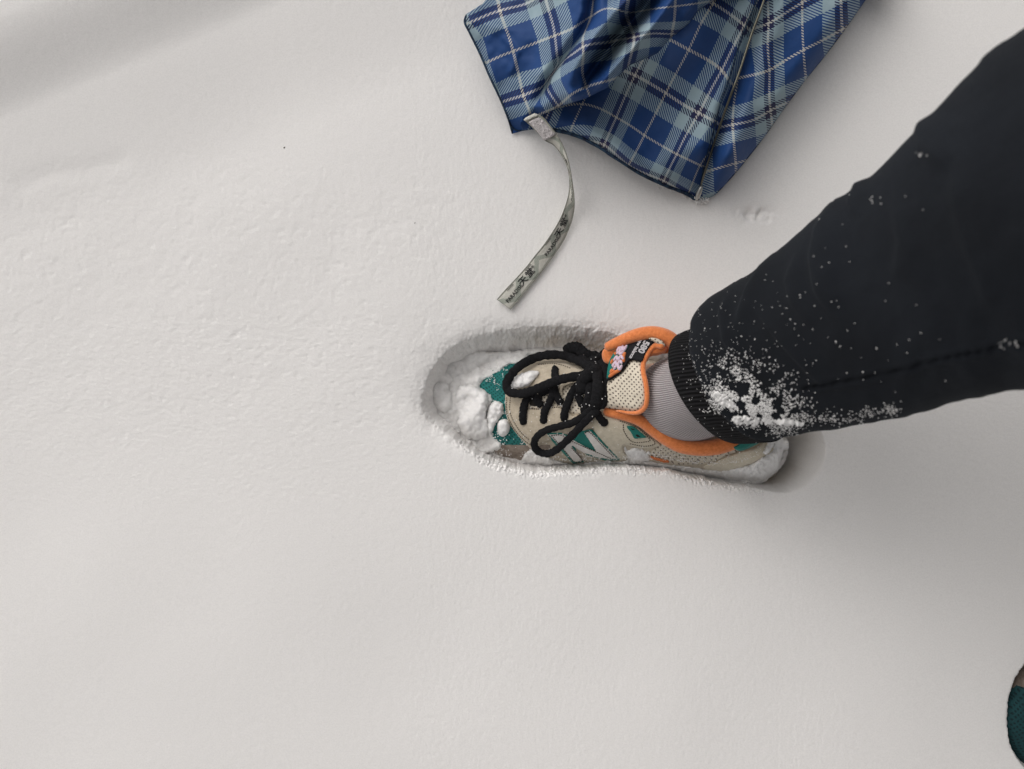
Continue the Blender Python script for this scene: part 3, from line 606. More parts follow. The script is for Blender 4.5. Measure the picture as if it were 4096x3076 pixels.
# the leg cloth balloons a little over the cuff seam: tuck its first rings inwards
for i in range(8):
    c = bodyR[i].mean(0); bodyR[i] = c+(bodyR[i]-c)*(0.955+0.045*math.sin(i/8*math.pi/2)+0.012*math.sin(i/8*math.pi))
B = Bag(); V1, F1 = loft(bodyR); B.add(V1, F1)
wy = (0, 1, 0)
ll = [ring_at((.665, -.325, .07), .055, (0, 0, 1), wy, k=64), ring_at((.66, -.32, .12), .066, (-.2, .2, 1), wy), ring_at((.62, -.28, .26), .078, (-.4, .25, 1), wy), ring_at((.565, -.22, .42), .088, (-.3, .2, 1), wy), ring_at((.57, -.19, .50), .098, (.6, .1, 1), wy), ring_at((.64, -.15, .56), .106, (1, .2, .8), wy), ring_at((.76, -.09, .63), .112, (1, .3, .6), wy)]
V2, F2 = loft(interp_rings(np.array(ll), np.linspace(0, 6, 50)), (False, True)); B.add(V2, F2)
hp = [ring_at((.70, -.01, .55), .10, (0.2, 0, 1), wy, 0.8), ring_at((.74, -.01, .58), .165, (0.2, 0, 1), wy, 0.75), ring_at((.76, -.01, .66), .185, (0, 0, 1), wy, 0.75), ring_at((.76, -.01, .78), .165, (0, 0, 1), wy, 0.7), ring_at((.76, -.01, .86), .150, (0, 0, 1), wy, 0.7)]
V3, F3 = loft(interp_rings(np.array(hp), np.linspace(0, 4, 24)), (True, True)); B.add(V3, F3)
trousers = B.build('trousers', M_trouser, person)
Vc, Fc = loft(cuffR); uvc = np.array([(min(j, k-j)/k*2*0.5, i/26) for i in range(26) for j in range(k)])
uvc = np.array([(j/k, i/26) for i in range(26) for j in range(k)])
cuff = make('cuff', Vc, Fc, M_cuff, trousers, uvc)
sm_ = cuff.modifiers.new('thick', 'SOLIDIFY'); sm_.thickness = 0.002; sm_.offset = -1
# seam tape along the leg
# second (left) sneaker: the same parts mirrored, toe just entering the frame
DX, CY, DZ = 0.5190, -0.3240, 0.045
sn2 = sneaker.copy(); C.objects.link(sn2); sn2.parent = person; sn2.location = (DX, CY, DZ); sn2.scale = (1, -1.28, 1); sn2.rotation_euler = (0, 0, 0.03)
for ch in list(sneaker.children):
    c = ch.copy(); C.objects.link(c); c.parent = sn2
    if ch.name == 'upper':     # shade from the leg above painted into darker knit and suede
        c.data = ch.data.copy(); c.data.materials[1] = dots_mat('shaded_teal_knit', (0.006, 0.040, 0.045), (0.003, 0.018, 0.022), 0.0021, 0.40); c.data.materials[2] = noisy('shaded_suede', (0.10, 0.08, 0.065), (0.17, 0.14, 0.12), 180, bump=0.0008)
# body, jacket and head (outside the frame, but really there: they shade the snow)
def skin_body(name, joints, edges, m, parent, sub=2):
    me = bpy.data.meshes.new(name); me.from_pydata([j[0] for j in joints], edges, []); o = bpy.data.objects.new(name, me); link(o, parent); me.materials.append(m)
    s = o.modifiers.new('skin', 'SKIN'); s.use_smooth_shade = True
    for v, j in zip(me.skin_vertices[0].data, joints): v.radius = (j[1], j[2] if len(j) > 2 else j[1])
    me.skin_vertices[0].data[0].use_root = True
    q = o.modifiers.new('sub', 'SUBSURF'); q.levels = sub; q.render_levels = sub; return o
J = [((.76, -.01, .72), .10, .13), ((.68, -.01, .93), .09, .12), ((.56, -.01, 1.09), .09, .13), ((.49, -.01, 1.18), .045), ((.45, -.01, 1.22), .045), ((.39, -.01, 1.27), .072, .078), ((.38, -.01, 1.35), .07, .075),
     ((.50, .18, 1.09), .045), ((.46, .29, .93), .036), ((.52, .14, .82), .026), ((.50, -.20, 1.09), .045), ((.46, -.31, .93), .036), ((.52, -.16, .82), .026),
     ((.72, .07, .64), .075), ((.40, .145, .37), .05), ((.20, .03, .12), .036), ((.16, -.01, .02), .034), ((.04, -.01, -.035), .022),
     ((.76, -.10, .64), .075), ((.57, -.20, .48), .05), ((.665, -.32, .12), .034), ((.69, -.33, 0.0), .032), ((.60, -.325, -.02), .026), ((.54, -.32, -.025), .02)]
E = [(0, 1), (1, 2), (2, 3), (3, 4), (4, 5), (5, 6), (2, 7), (7, 8), (8, 9), (2, 10), (10, 11), (11, 12), (0, 13), (13, 14), (14, 15), (15, 16), (16, 17), (0, 18), (18, 19), (19, 20), (20, 21), (21, 22), (22, 23)]
skin_body('body', J, E, M_skin, person)
Jj = [((.76, -.01, .72), .16, .20), ((.70, -.01, .84), .17, .22), ((.62, -.01, .97), .17, .22), ((.52, -.01, 1.08), .15, .20), ((.46, -.01, 1.16), .10), ((.50, .20, 1.08), .095), ((.46, .30, .93), .08), ((.50, .18, .83), .07), ((.50, -.22, 1.08), .095), ((.46, -.32, .93), .08), ((.50, -.20, .83), .07)]
skin_body('jacket', Jj, [(0, 1), (1, 2), (2, 3), (3, 4), (3, 5), (5, 6), (6, 7), (3, 8), (8, 9), (9, 10)], M_jacket, person)
skin_body('hair', [((.43, -.01, 1.29), .084), ((.42, -.01, 1.37), .080), ((.385, -.01, 1.395), .06)], [(0, 1), (1, 2)], M_hair, person)
# ------------------------------------------------------------------ snow lying on the shoe
def lump(sc, a, o=3): return lambda x, y: a*fbm(x/sc+a*999, y/sc, o)
def clump(poly, label, th, r, zf=shoe_z, amp=0.004, sc=26, step=5, group='snow clumps on the sneaker', n=5, name='snow_clump', rough=0.0022):
    o = patch(name, poly, zf, M_clump, None, th=th, r=r, step=step, bumpf=lambda x, y: amp*fbm(x/sc, y/sc, 4)+rough*fbm(x/7, y/7, 3), n=n, edge=step)
    return tag(o, label, 'snow clump', group)
def wobbly(pts, amp=7, n=5, sc=9):
    s = spline(pts, n*2, True); return s+np.stack([amp*fbm(s[:, 0]/sc, s[:, 1]/sc, 2), amp*fbm(s[:, 0]/sc+50, s[:, 1]/sc, 2)], -1)
Q4 = lambda p: A(p, 1600, 1280, 2.678)
clump(wobbly(Q4([(250, 620), (360, 470), (560, 370), (800, 310), (980, 340), (1100, 340), (1300, 320), (1500, 300), (1800, 300), (2180, 320), (2180, 380), (1900, 370), (1600, 370), (1420, 390), (1300, 460), (1150, 490), (1060, 560), (960, 610), (860, 690), (890, 740), (980, 800), (980, 880), (930, 1000), (960, 1080), (1010, 1230), (1080, 1310), (1060, 1380), (900, 1440), (760, 1440), (600, 1370), (520, 1280), (420, 1200), (290, 1060), (230, 900), (230, 740)])),
      'broad grey white snow sheet burying the toe of the front sneaker', 0.005, 24, lambda x, y: np.maximum(shoe_z(x, y), -0.037+0*x), amp=0.010, sc=75, rough=0.0014)
clump(wobbly(Q4([(290, 740), (330, 670), (430, 655), (510, 680), (560, 780), (590, 900), (570, 980), (480, 1010), (400, 960), (320, 880)]), 8), 'low round snow lump at the very tip of the toe', 0.008, 40, lambda x, y: np.maximum(shoe_z(x, y), -0.036)+0.003, amp=0.006, sc=50, rough=0.0010)
clump(wobbly(Q4([(600, 760), (660, 690), (780, 700), (880, 750), (950, 800), (940, 900), (930, 1020), (960, 1150), (930, 1260), (820, 1280), (700, 1280), (640, 1180), (590, 1020), (570, 880)]), 12), 'largest bright snow lump heaped on the middle of the toe', 0.011, 40, lambda x, y: shoe_z(x, y)+0.003, amp=0.009, sc=70, rough=0.0014)
clump(wobbly(Q4([(950, 930), (1010, 870), (1100, 900), (1110, 990), (1060, 1060), (1010, 1150), (960, 1250), (910, 1130), (930, 1020)]), 5), 'ragged snow lump between the big toe lump and the suede', 0.007, 25, lambda x, y: shoe_z(x, y)+0.002, amp=0.005, sc=14)
clump(Q4([(1050, 1090), (1100, 1060), (1150, 1070), (1180, 1140), (1160, 1210), (1110, 1250), (1060, 1230), (1040, 1160)]), 'small oval snow lump on the teal toe knit', 0.009, 22, lambda x, y: shoe_z(x, y)+0.0015, amp=0.002)
clump(wobbly(Q4([(1170, 650), (1220, 600), (1320, 560), (1400, 540), (1490, 550), (1480, 600), (1430, 660), (1380, 710), (1290, 735), (1190, 740)]), 5), 'crumbly snow inside the big black lace loop', 0.008, 22, lambda x, y: shoe_z(x, y)+0.002, amp=0.003, sc=12)
clump(wobbly(K2([(1650, 1420), (1640, 1350), (1720, 1375), (1790, 1355), (1880, 1395), (1960, 1415), (1925, 1450), (1930, 1500), (1860, 1530), (1810, 1580), (1740, 1560), (1680, 1570), (1690, 1490)]), 12), 'snow patch on the side of the sneaker beside the white letter', 0.004, 30, lambda x, y: shoe_z(x, y)+0.001, amp=0.003, sc=14)
def side_z(x, y):
    s = shoe_z(x, y); return np.maximum(s, -0.046+0.012*smooth((x-2700)/300)+0*x)
clump(wobbly([(2080, 1845), (2110, 1805), (2140, 1800), (2200, 1832), (2260, 1850), (2300, 1858), (2360, 1848), (2430, 1842), (2479, 1846), (2520, 1838), (2601, 1845), (2674, 1858), (2760, 1866), (2869, 1880), (2983, 1862), (3050, 1825), (3090, 1775), (3120, 1740), (3150, 1765), (3150, 1820), (3115, 1880), (3040, 1935), (2940, 1945), (2800, 1925), (2700, 1900), (2560, 1882), (2450, 1876), (2330, 1888), (2200, 1894), (2100, 1890), (2050, 1880)], 4),
      'long crusty band of snow packed along the side and heel of the sneaker', 0.006, 18, side_z, amp=0.005, sc=22, step=4, n=3, rough=0.0034)
clump(wobbly(K3([(1850, 1240), (1920, 1235), (1960, 1260), (1930, 1330), (1860, 1420), (1800, 1420), (1840, 1330)]), 5), 'crumbled snow stuck on the heel of the sneaker under the trouser hem', 0.006, 16, lambda x, y: shoe_z(x, y)+0.004, amp=0.004, sc=10)
# ------------------------------------------------------------------ snow specks on trousers, laces and shoe
from mathutils.bvhtree import BVHTree
allV = np.vstack([V1, Vc]); bv = BVHTree.FromPolygons([tuple(v) for v in allV], [tuple(f) for f in F1]+[tuple(i+len(V1) for i in f) for f in Fc])
def hit(px, py):
    q = P(np.array(float(px)), np.array(float(py)), 0.0); o_ = Vector((0, 0, H)); dvec = (Vector(q)-o_).normalized()
    r = bv.ray_cast(o_, dvec); return r[0], r[1]
FB = Bag()
def speck(px, py, r, long=1.0):
    h_, n_ = hit(px, py)
    if h_ is None: return
    if n_ is not None and n_.z < 0: n_ = -n_
    add_grain(FB, np.array(h_)+np.array(n_)*r*0.3, r, long)
for _ in range(520):      # loose specks, thinning out up the leg
    px = 2690+rng.gamma(1.5, 190); py = rng.uniform(150, 1750)
    if px > 4090: continue
    if rng.random() < 0.5: py = rng.normal(1400, 170)
    speck(px, py, rng.uniform(0.00012, 0.00028)*(1.0+0.35*smooth((px-3000)/600)), rng.uniform(1, 2.6))
core = G6([(300, 1440), (340, 1500), (420, 1545), (520, 1555), (620, 1565)])
for _ in range(5600):
    t = rng.random(); k_ = rng.random()
    if k_ < 0.40: cx, cy = 2890+t*260, 1500+t*150; sx, sy = 62, 52
    elif k_ < 0.92: cx, cy = 2855+t*300, 1590+t*112; sx, sy = 34, 28
    else: cx, cy = 3100+t*400, 1675+rng.uniform(-10, 8); sx, sy = 40, 16
    px, py = rng.normal(cx, sx), rng.normal(cy, sy)
    if fbm(np.array(px/30.), np.array(py/30.), 3) < -0.09: continue
    speck(px, py, rng.uniform(0.00018, 0.00044), rng.uniform(1, 2.4))
for cx, cy, n_, s_ in ((3560, 1640, 90, 22), (3480, 1645, 40, 22), (4040, 1370, 14, 26), (3480, 805, 6, 24), (3680, 620, 7, 14), (2940, 1440, 60, 70)):
    for _ in range(n_): speck(rng.normal(cx, s_), rng.normal(cy, s_*.6), rng.uniform(0.0002, 0.0005), 1.4)
o = FB.build('snow_specks', M_grain); tag(o, 'tiny snow crystals sprinkled over the dark trouser leg', 'snow specks', kind='stuff')
def on_leg(poly, th, r, label, name='snow_patch'):
    vs, fs, d = grid_tri(wobbly(poly, 12, 5, 7), 4, edge=4); V = []
    t = np.clip(d/r, 0, 1); kk = np.sqrt(1-(1-t)**2); nb = fbm(vs[:, 0]/6, vs[:, 1]/6, 3)
    for (x, y), q, nn in zip(vs, kk, nb):
        h_, n_ = hit(x, y)
        if h_ is None: h_, n_ = Vector(P(np.array(x), np.array(y), 0.09)), Vector((0, 0, 1))
        if n_.z < 0: n_ = -n_
        V.append(np.array(h_)+np.array(n_)*(-0.001+(th+0.001)*q+0.0032*nn*q))
    o = make(name, V, fs, M_grain); return tag(o, label, 'snow patch', 'snow patches stuck on the trouser leg')
on_leg(G6([(320, 1535), (350, 1525), (420, 1530), (500, 1545), (560, 1555), (610, 1562), (540, 1566), (460, 1560), (400, 1568), (350, 1565), (325, 1552)]), 0.0006, 6, 'white snow streak caked along the lower edge of the trouser cuff')
on_leg(G6([(240, 1450), (260, 1430), (300, 1450), (330, 1490), (300, 1500), (270, 1480)]), 0.0006, 6, 'small white snow smear on the trouser cloth above the cuff')
on_leg(G6([(480, 1545), (540, 1538), (620, 1560), (560, 1558), (500, 1556)]), 0.002, 5, 'thin tapering snow smear trailing right along the trouser leg')
SB = Bag()                 # specks on the black laces and grains around the print
deps = bpy.context.evaluated_depsgraph_get()
for ch in [c for c in sneaker.children if c.name.startswith('lace')]:
    mv = np.array([v.co[:] for v in ch.data.vertices]); top = mv[:, 2] > np.median(mv[:, 2])
    mv = mv[top]
    for i in rng.choice(len(mv), min(len(mv), 5), replace=False): add_grain(SB, mv[i], rng.uniform(0.00025, 0.0005), 1.5)
o = SB.build('snow_specks', M_grain); tag(o, 'tiny snow crystals caught on the black shoelaces', 'snow specks', kind='stuff')
DB = Bag()
for _ in range(1900):      # powder dusted over the toe, the side and the heel of the sneaker
    k_ = rng.random()
    if k_ < 0.5:
        px, py = rng.normal(1990, 50), rng.uniform(1440, 1850)
        if fbm(np.array(px/22.), np.array(py/22.), 2) < 0.08: continue
    elif k_ < 0.85: px = rng.uniform(2080, 3080); py = np.interp(px, [2080, 2300, 2600, 2869, 2983, 3080], [1830, 1846, 1836, 1862, 1845, 1800])-abs(rng.normal(0, 16))
    else:
        px, py = rng.uniform(2080, 2500), rng.uniform(1600, 1850)
        if rng.random() < 0.6: continue
    add_grain(DB, P(np.array(px), np.array(py), float(shoe_z(np.array(px), np.array(py)))+0.0034), rng.uniform(0.00020, 0.00055), 1.5)
tag(DB.build('snow_powder', M_grain), 'fine snow powder dusted over the toe and side of the front sneaker', 'snow powder', kind='stuff')
GB = Bag()
for _ in range(420):      # crumbs caught along the umbrella hem and tip
    t_ = rng.random()**0.6; px = 2560+270*t_; py = np.interp(px, [2560, 2660, 2745, 2788, 2850], [694, 740, 774, 806, 792])+rng.normal(4, 7)
    q = P(np.array(px), np.array(py), 0.0); add_grain(GB, np.array((q[0], q[1], gz_at(px, py)[0]+rng.uniform(0, 0.007))), rng.uniform(0.0003, 0.0008), 1.3)
for _ in range(1500):
    i = rng.integers(len(RIM)); p = RIM[i]+(RIM[(i+1) % len(RIM)]-RIM[i])*rng.random(); s_ = 11
    if p[1] < 1780 or p[0] > 3050: continue
    px, py = p+rng.normal(0, s_, 2); z = gz_at(px, py)[0]
    if z < -0.03: continue
    q = P(np.array(px), np.array(py), 0.0); add_grain(GB, np.array((q[0], q[1], z)), rng.uniform(0.0003, 0.0009), 1.3)
o = GB.build('snow_crumbs', M_grain); tag(o, 'loose snow crumbs around the rim of the footprint', 'snow crumbs', kind='stuff')
# dark specks: tiny debris on the snow
for (x, y, r, l) in ((1137, 590, 0.0006, 'tiny dark seed husk lying on the snow left of the umbrella'), (1660, 893, 0.0004, 'tiny dark speck of grit on the snow between umbrella and footprint')):
    V_, F_ = GV*np.array((1.9, 1, .5))*r, GF; q = P(np.array(float(x)), np.array(float(y)), 0.0); o = make('grit', V_ @ np.array(Matrix.Rotation(.7, 3, 'Z')).T, F_, M_thread_dark); o.location = (q[0], q[1], gz_at(x, y)[0]+r*.4); tag(o, l, 'grit')
# ------------------------------------------------------------------ umbrella
umb = empty('umbrella', 'collapsed umbrella in blue and pale green tartan lying on the snow', 'umbrella')
def canopy(name, poly, zf, src, uvp, flip=1, step=7, roll=None, curve=False):
    f = src if callable(src) else tps(src, uvp); pl = spline(poly, 5, True) if curve else poly
    vs, fs, d = grid_tri(pl, step)
    z = zf(vs[:, 0], vs[:, 1], d); V = P(vs[:, 0], vs[:, 1], z); uv = f(vs[:, 0], vs[:, 1]); uv[:, 1] *= flip
    o = make(name, V, fs, M_plaid, umb, uv); m_ = o.modifiers.new('thick', 'SOLIDIFY'); m_.thickness = 0.0004; m_.offset = -1
    return o, f
UZ = 1.9
# panel C (middle, between the fold and the rib)
Csrc = np.vstack([[(2755, 199), (2577, 541), (2663, 372), (2887, 281), (2540, 301), (2795, 452), (2707, 617), (2465, 470), (2329, 416), (2190, 462), (2288, 508), (2417, 579), (2514, 661), (2655, 723), (2800, 661), (2852, 14), (2978, 102), (2933, 341), (2862, 487)],
                  Z2([(85, 620), (430, 835), (690, 340), (500, 235)])])
Cuv = [(0, 0), (0, 1), (0, .5), (.5, 0), (-.5, .5), (.5, .5), (.5, 1), (-.5, 1), (-1, 1), (-1.5, 1.08), (-1, 1.3), (-.5, 1.5), (0, 1.5), (.5, 1.5), (1, 1), (0, -.5), (.5, -.5), (.75, 0), (.75, .5),
       (-.28, .27), (.28, .27), (.28, -.27), (0, -.27)]
def c_z(x, y, d):
    rib, t, s = seg_dist(x, y, RIBL)
    hem, _, _ = seg_dist(x, y, HEM)
    e, te, _ = seg_dist(x, y, EDGE)
    z = 0.017+0.012*smooth(1-rib/260)-0.010*np.exp(-(rib/24)**2)+0.004*smooth(hem/200)
    z += 0.005*fbm(x/260+4, y/260, 2)+0.0012*fbm(x/70, y/70, 2)
    z -= 0.012*np.exp(-(e/110)**2)
    # folds radiating down to the hem
    z += 0.006*np.exp(-(seg_dist(x, y, [(2230, 440), (2330, 500), (2500, 640)])[0]/60)**2)
    z += 0.003*np.sin((x*0.88+y*0.47)/95)*smooth(1-hem/300)
    tip = np.hypot(x-2800, y-800); z = z*UZ*smooth(0.55+hem/90)*smooth(0.22+tip/300)
    return np.maximum(z, 0.004)
RIBL = [(3200, -420), (3056, 0), (3007, 134), (2958, 285), (2913, 407), (2864, 549), (2824, 675), (2788, 790)]
HEM = spline([(2020, 528), (2110, 520), (2200, 517), (2290, 535), (2380, 575), (2480, 640), (2560, 690), (2660, 738), (2745, 772), (2788, 800)], 5)
EDGE = np.array([(2150, 470), (2231, 430), (2340, 395), (2430, 352), (2460, 318), (2516, 262), (2560, 244), (2630, 213), (2677, 157), (2755, 95), (2797, 37), (2860, 0), (2960, -120), (3060, -300)])
Cpoly = np.vstack([[(2100, 430), (2080, 500)], HEM[4:], RIBL[::-1][1:], [(3120, -420), (2900, -250), (2760, -60), (2640, 110), (2520, 190), (2420, 280), (2330, 340), (2200, 390)]])
canopy('canopy_panel', Cpoly, c_z, Csrc, Cuv)
# panel D (right of the rib)
Dsrc = np.vstack([Z2([(1510, 490), (1497, 25), (1175, 690), (1165, 230), (1185, 1085), (1890, 290), (860, 770), (812, 1225), (1530, 745), (1330, 830), (1690, 400), (1020, 1180), (1320, 600), (1320, 350), (1690, 150), (990, 480), (1000, 985)]), [(2943, 653), (2829, 685)]])
Duv = [(0, 0), (0, -.5), (-.5, 0), (-.5, -.5), (-.5, .5), (.5, 0), (-1, 0), (-1, .5), (0, .27), (-.27, .27), (.27, 0), (-.74, .5), (-.27, 0), (-.27, -.26), (.27, -.26), (-.74, -.27), (-.74, .27), (-1, 1), (-1.35, 1)]
OUT = [(3600, -190), (3470, -10), (3385, 112), (3300, 225), (3215, 330), (3130, 445), (3060, 545), (2960, 672), (2900, 740), (2862, 778), (2820, 800)]
def d_z(x, y, d):
    rib = seg_dist(x, y, RIBL)[0]; out = seg_dist(x, y, OUT)[0]
    z = 0.040-0.010*np.exp(-(rib/30)**2)+0.007*np.exp(-((rib-75)/45)**2)
    z += 0.004*fbm(x/200, y/200+7, 2)+0.001*fbm(x/60, y/60, 2)
    q = np.clip(out/85, 0, 1); z = z*np.sqrt(1-(1-q)**2)*0.85+0.15*z
    tip = np.hypot(x-2800, y-800); z = z*1.25*smooth(0.22+tip/300)
    return np.maximum(z, 0.004)
Dpoly = np.vstack([OUT, [(2786, 800)], RIBL[::-1][1:]])
canopy('canopy_panel', Dpoly, d_z, Dsrc, Duv)
# the underside of D: a rolled edge coming down to the snow
oe = spline(OUT, 8); k0 = np.linspace(0, 1, len(oe)); Vr = []; zt = d_z(oe[:, 0], oe[:, 1], 0)
top = P(oe[:, 0], oe[:, 1], zt); mid = P(oe[:, 0]-14, oe[:, 1]-10, zt*0.7); bot = P(oe[:, 0]-60, oe[:, 1]-45, zt*0.30+0.002)
Vr = np.vstack([top, mid, bot]); n_ = len(oe); Fr = [(i, i+1, n_+i+1, n_+i) for i in range(n_-1)]+[(n_+i, n_+i+1, 2*n_+i+1, 2*n_+i) for i in range(n_-1)]
fD = tps(Dsrc, Duv); uvr = np.vstack([fD(oe[:, 0], oe[:, 1])]*3); uvr[n_:2*n_, 0] += .05; uvr[2*n_:, 0] += .35
make('canopy_underside', Vr, Fr, M_plaid, umb, uvr)
# panels A and B (left, with the swirl and the deep tuck)
ABsrc = np.vstack([Z1([(470, 0), (490, 105), (545, 270), (620, 505), (665, 690), (720, 938), (780, 1090), (1030, 350), (860, 415), (390, 600), (210, 215), (520, 1000), (920, 850), (740, 40), (1055, 560),
                      (1385, 165), (1220, 270), (1410, 0), (1305, 460), (1210, 530), (1420, 430), (1540, 420), (1300, 655), (1100, 770), (1190, 950), (1340, 855), (1065, 1042), (965, 890), (1220, 440), (1540, 215), (1310, 330),
                      (1810, 365), (1735, 150), (1755, 0), (2180, 335), (2205, 200), (1980, 330), (1590, 590), (1770, 640), (1550, 780), (900, 1115), (1160, 0), (1545, 0), (330, 375), (460, 810), (900, 650), (790, 195)])])
ABuv = [(0, -.62), (0, -.5), (0, -.28), (0, 0), (0, .25), (0, .5), (0, .70), (.5, 0), (.27, 0), (-.27, 0), (-.27, -.5), (-.27, .5), (.24, .5), (.27, -.5), (.5, .27),
        (1, 0), (.74, 0), (1, -.22), (1, .5), (.85, .5), (1.12, .5), (1.24, .5), (1, .74), (.74, .74), (.74, 1.02), (1, 1), (.5, 1), (.5, .78), (.74, .2), (1.27, .27), (1, .3),
        (1.5, .5), (1.5, 0.05), (1.5, -.2), (2, .5), (2, .25), (1.74, .5), (1.27, .73), (1.52, .9), (1.27, .98), (.2, 1), (.74, -.28), (1.27, -.15), (-.27, -.27), (-.27, .27), (.27, .27), (.27, -.27)]
LEFT = [(1990, -60), (1930, 15), (1862, 58), (1856, 90), (1875, 130), (1920, 222), (1955, 305), (2000, 400), (2032, 480), (2047, 535)]
CR1 = [(2140, 430), (2200, 310), (2270, 215), (2330, 130), (2360, 60), (2375, -60)]
CR2 = [(2342, 345), (2352, 310), (2385, 262), (2440, 190), (2510, 105), (2570, 40), (2640, -60), (2760, -260)]
def ab_z(x, y, d):
    e, te, _ = seg_dist(x, y, EDGE); lf = seg_dist(x, y, LEFT)[0]; c1, t1, s1 = seg_dist(x, y, CR1); c2, t2, s2 = seg_dist(x, y, CR2)
    z = 0.014+0.010*smooth(lf/250)+0.026*smooth((x-2130)/230)*smooth((560-y)/200)
    z -= 0.011*np.exp(-(c1/26)**2)*smooth((t1+.05)*5)
    z += 0.006*np.exp(-(c1/80)**2)
    w = np.where(s2 > 0, 34, 40)*(0.25+0.75*smooth(t2*2.5)); z -= (0.007+0.012*smooth(t2*3))*np.exp(-(c2/w)**2)
    z += 0.008*np.exp(-((c2-70)/34)**2)
    q = np.clip(e/48, 0, 1); k = np.sqrt(np.maximum(0, 1-(1-q)**2)); z = z*(0.62+0.38*k)
    z += 0.0030*fbm(x/170, y/170+3, 2)+0.0011*fbm(x/55+9, y/55, 2)
    z += 0.0016*np.exp(-(seg_dist(x, y, Z1([(540, 380), (660, 520), (600, 700)]))[0]/14)**2)
    hm, _, _ = seg_dist(x, y, [(2047, 535), (2110, 520), (2150, 470)]); z = z*smooth(0.45+hm/90)
    cor = np.hypot(x-2047, y-535); z = z*(1+(UZ-1)*smooth(cor/300))*smooth(0.3+cor/160)
    return np.maximum(z, 0.004)+0.0
ABpoly = np.vstack([LEFT, [(2090, 524), (2125, 515), (2140, 490)], EDGE, [(3000, -420), (2700, -420), (2300, -250)]])
ABuv = np.array(ABuv, float); zx = (ABsrc[:, 0]-1800)*2.458; zy = ABsrc[:, 1]*2.458
shared = np.array([tuple(map(round, q)) in {(1385, 165), (1410, 0), (1545, 0), (1540, 215)} for q in zip(zx, zy)])
Bset = np.array([tuple(map(round, q)) in {(1305, 460), (1210, 530), (1420, 430), (1540, 420), (1300, 655), (1100, 770), (1190, 950), (1340, 855), (1065, 1042), (965, 890), (1310, 330), (1810, 365), (1735, 150), (1755, 0), (2180, 335), (2205, 200), (1980, 330), (1590, 590), (1770, 640), (1550, 780), (900, 1115)} for q in zip(zx, zy)])
fA = tps(ABsrc[~Bset | shared], ABuv[~Bset | shared]); fB = tps(ABsrc[Bset | shared], ABuv[Bset | shared])
def fAB(x, y):
    c_, t_, s_ = seg_dist(x, y, CR1); k_ = smooth((c_*s_+12)/24)[:, None]; return fA(x, y)*(1-k_)+fB(x, y)*k_
canopy('canopy_panel', ABpoly, ab_z, fAB, None, flip=-1, step=5)
# hems and seams
def umb_tube(name, pl, z, r, m, n=6, flat=.6, kz=8):
    L = spline(pl, n); return tube(name, tz(L, z), r, m, umb, kz, flat)
hz = c_z(HEM[:, 0], HEM[:, 1], 0); hz2 = np.maximum(hz, 0.006)
L = HEM[8:]; Vv, Ff = tube_pts(P(L[:, 0], L[:, 1]+2, np.maximum(c_z(L[:, 0], L[:, 1], 0), .005)), 0.0018+0.0004*fbm(L[:, 0]/12, L[:, 1]/12, 2), 8); make('hem', Vv, Ff, M_hem, umb)
L = spline(LEFT[2:], 6); Vv, Ff = tube_pts(P(L[:, 0]+3, L[:, 1], ab_z(L[:, 0], L[:, 1], 0)), 0.0009, 8); make('hem', Vv, Ff, M_hem, umb)
L = spline([(2032, 480), (2052, 512), (2075, 522), (2135, 515)], 6); Vv, Ff = tube_pts(P(L[:, 0], L[:, 1], ab_z(L[:, 0], L[:, 1], 0)+.0006), 0.0005, 6); make('hem', Vv, Ff, M_hem, umb)
ribp = spline(RIBL[:-1]+[(2803, 742)], 8); zr = np.interp(np.arange(len(ribp)), [0, len(ribp)*.5, len(ribp)-1], [0.078, 0.070, 0.021])
rib = tube('rib', P(ribp[:, 0], ribp[:, 1], zr), 0.00095, M_metal, umb, 8)
cp = np.array([(2807, 738), (2803, 752), (2796, 772), (2789, 790), (2785, 802)], float)
tube('rib_tip', P(cp[:, 0], cp[:, 1], np.array([.020, .0195, .016, .013, .010])), np.array([.0018, .0023, .0024, .0024, .0018]), M_metal_cap, umb, 12)
sp_ = spline(Z2([(1160, -300), (1050, 0), (930, 290), (850, 540), (775, 790), (700, 1000), (640, 1230), (590, 1420), (540, 1600), (500, 1800)]), 6)
tube('seam', P(sp_[:, 0], sp_[:, 1], c_z(sp_[:, 0], sp_[:, 1], 0)+0.0012), 0.0006, M_hem, umb, 6)
# shaft, apex and handle beyond the top of the frame
tube('shaft', P(np.array([3300., 3400., 3500.]), np.array([-1000., -620., -200.]), np.array([.03, .03, .03])), 0.004, M_metal, umb, 12)
hp_ = spline([(3510, -330), (3520, -200), (3525, -90), (3527, -8)], 6); tube('handle', P(hp_[:, 0], hp_[:, 1], np.full(len(hp_), .020)), 0.0085, M_plastic, umb, 16)
# cloth beyond the frame gathers towards the apex
ra = []
for s_, wdt, zc in ((0, 1.0, .030), (.3, .72, .034), (.6, .42, .034), (.85, .16, .032), (1, .03, .030)):
    cx = 2700+(3290-2700)*s_; cy = -180-820*s_; ww = 640*wdt
    ra.append([P(np.array(cx+ww*math.cos(a)), np.array(cy+ww*.35*math.cos(a)), zc+0.022*wdt*math.sin(a)*(1+.25*math.sin(7*a)))for a in np.arange(48)/48*2*math.pi])
Vv, Ff = loft(interp_rings(np.array(ra), np.linspace(0, 4, 40))); px_, py_ = PX(Vv[:, 0], Vv[:, 1], Vv[:, 2]); Vv = Vv[:]; make('canopy_gather', Vv, Ff, M_plaid, umb, np.stack([px_/276, py_/385], -1))
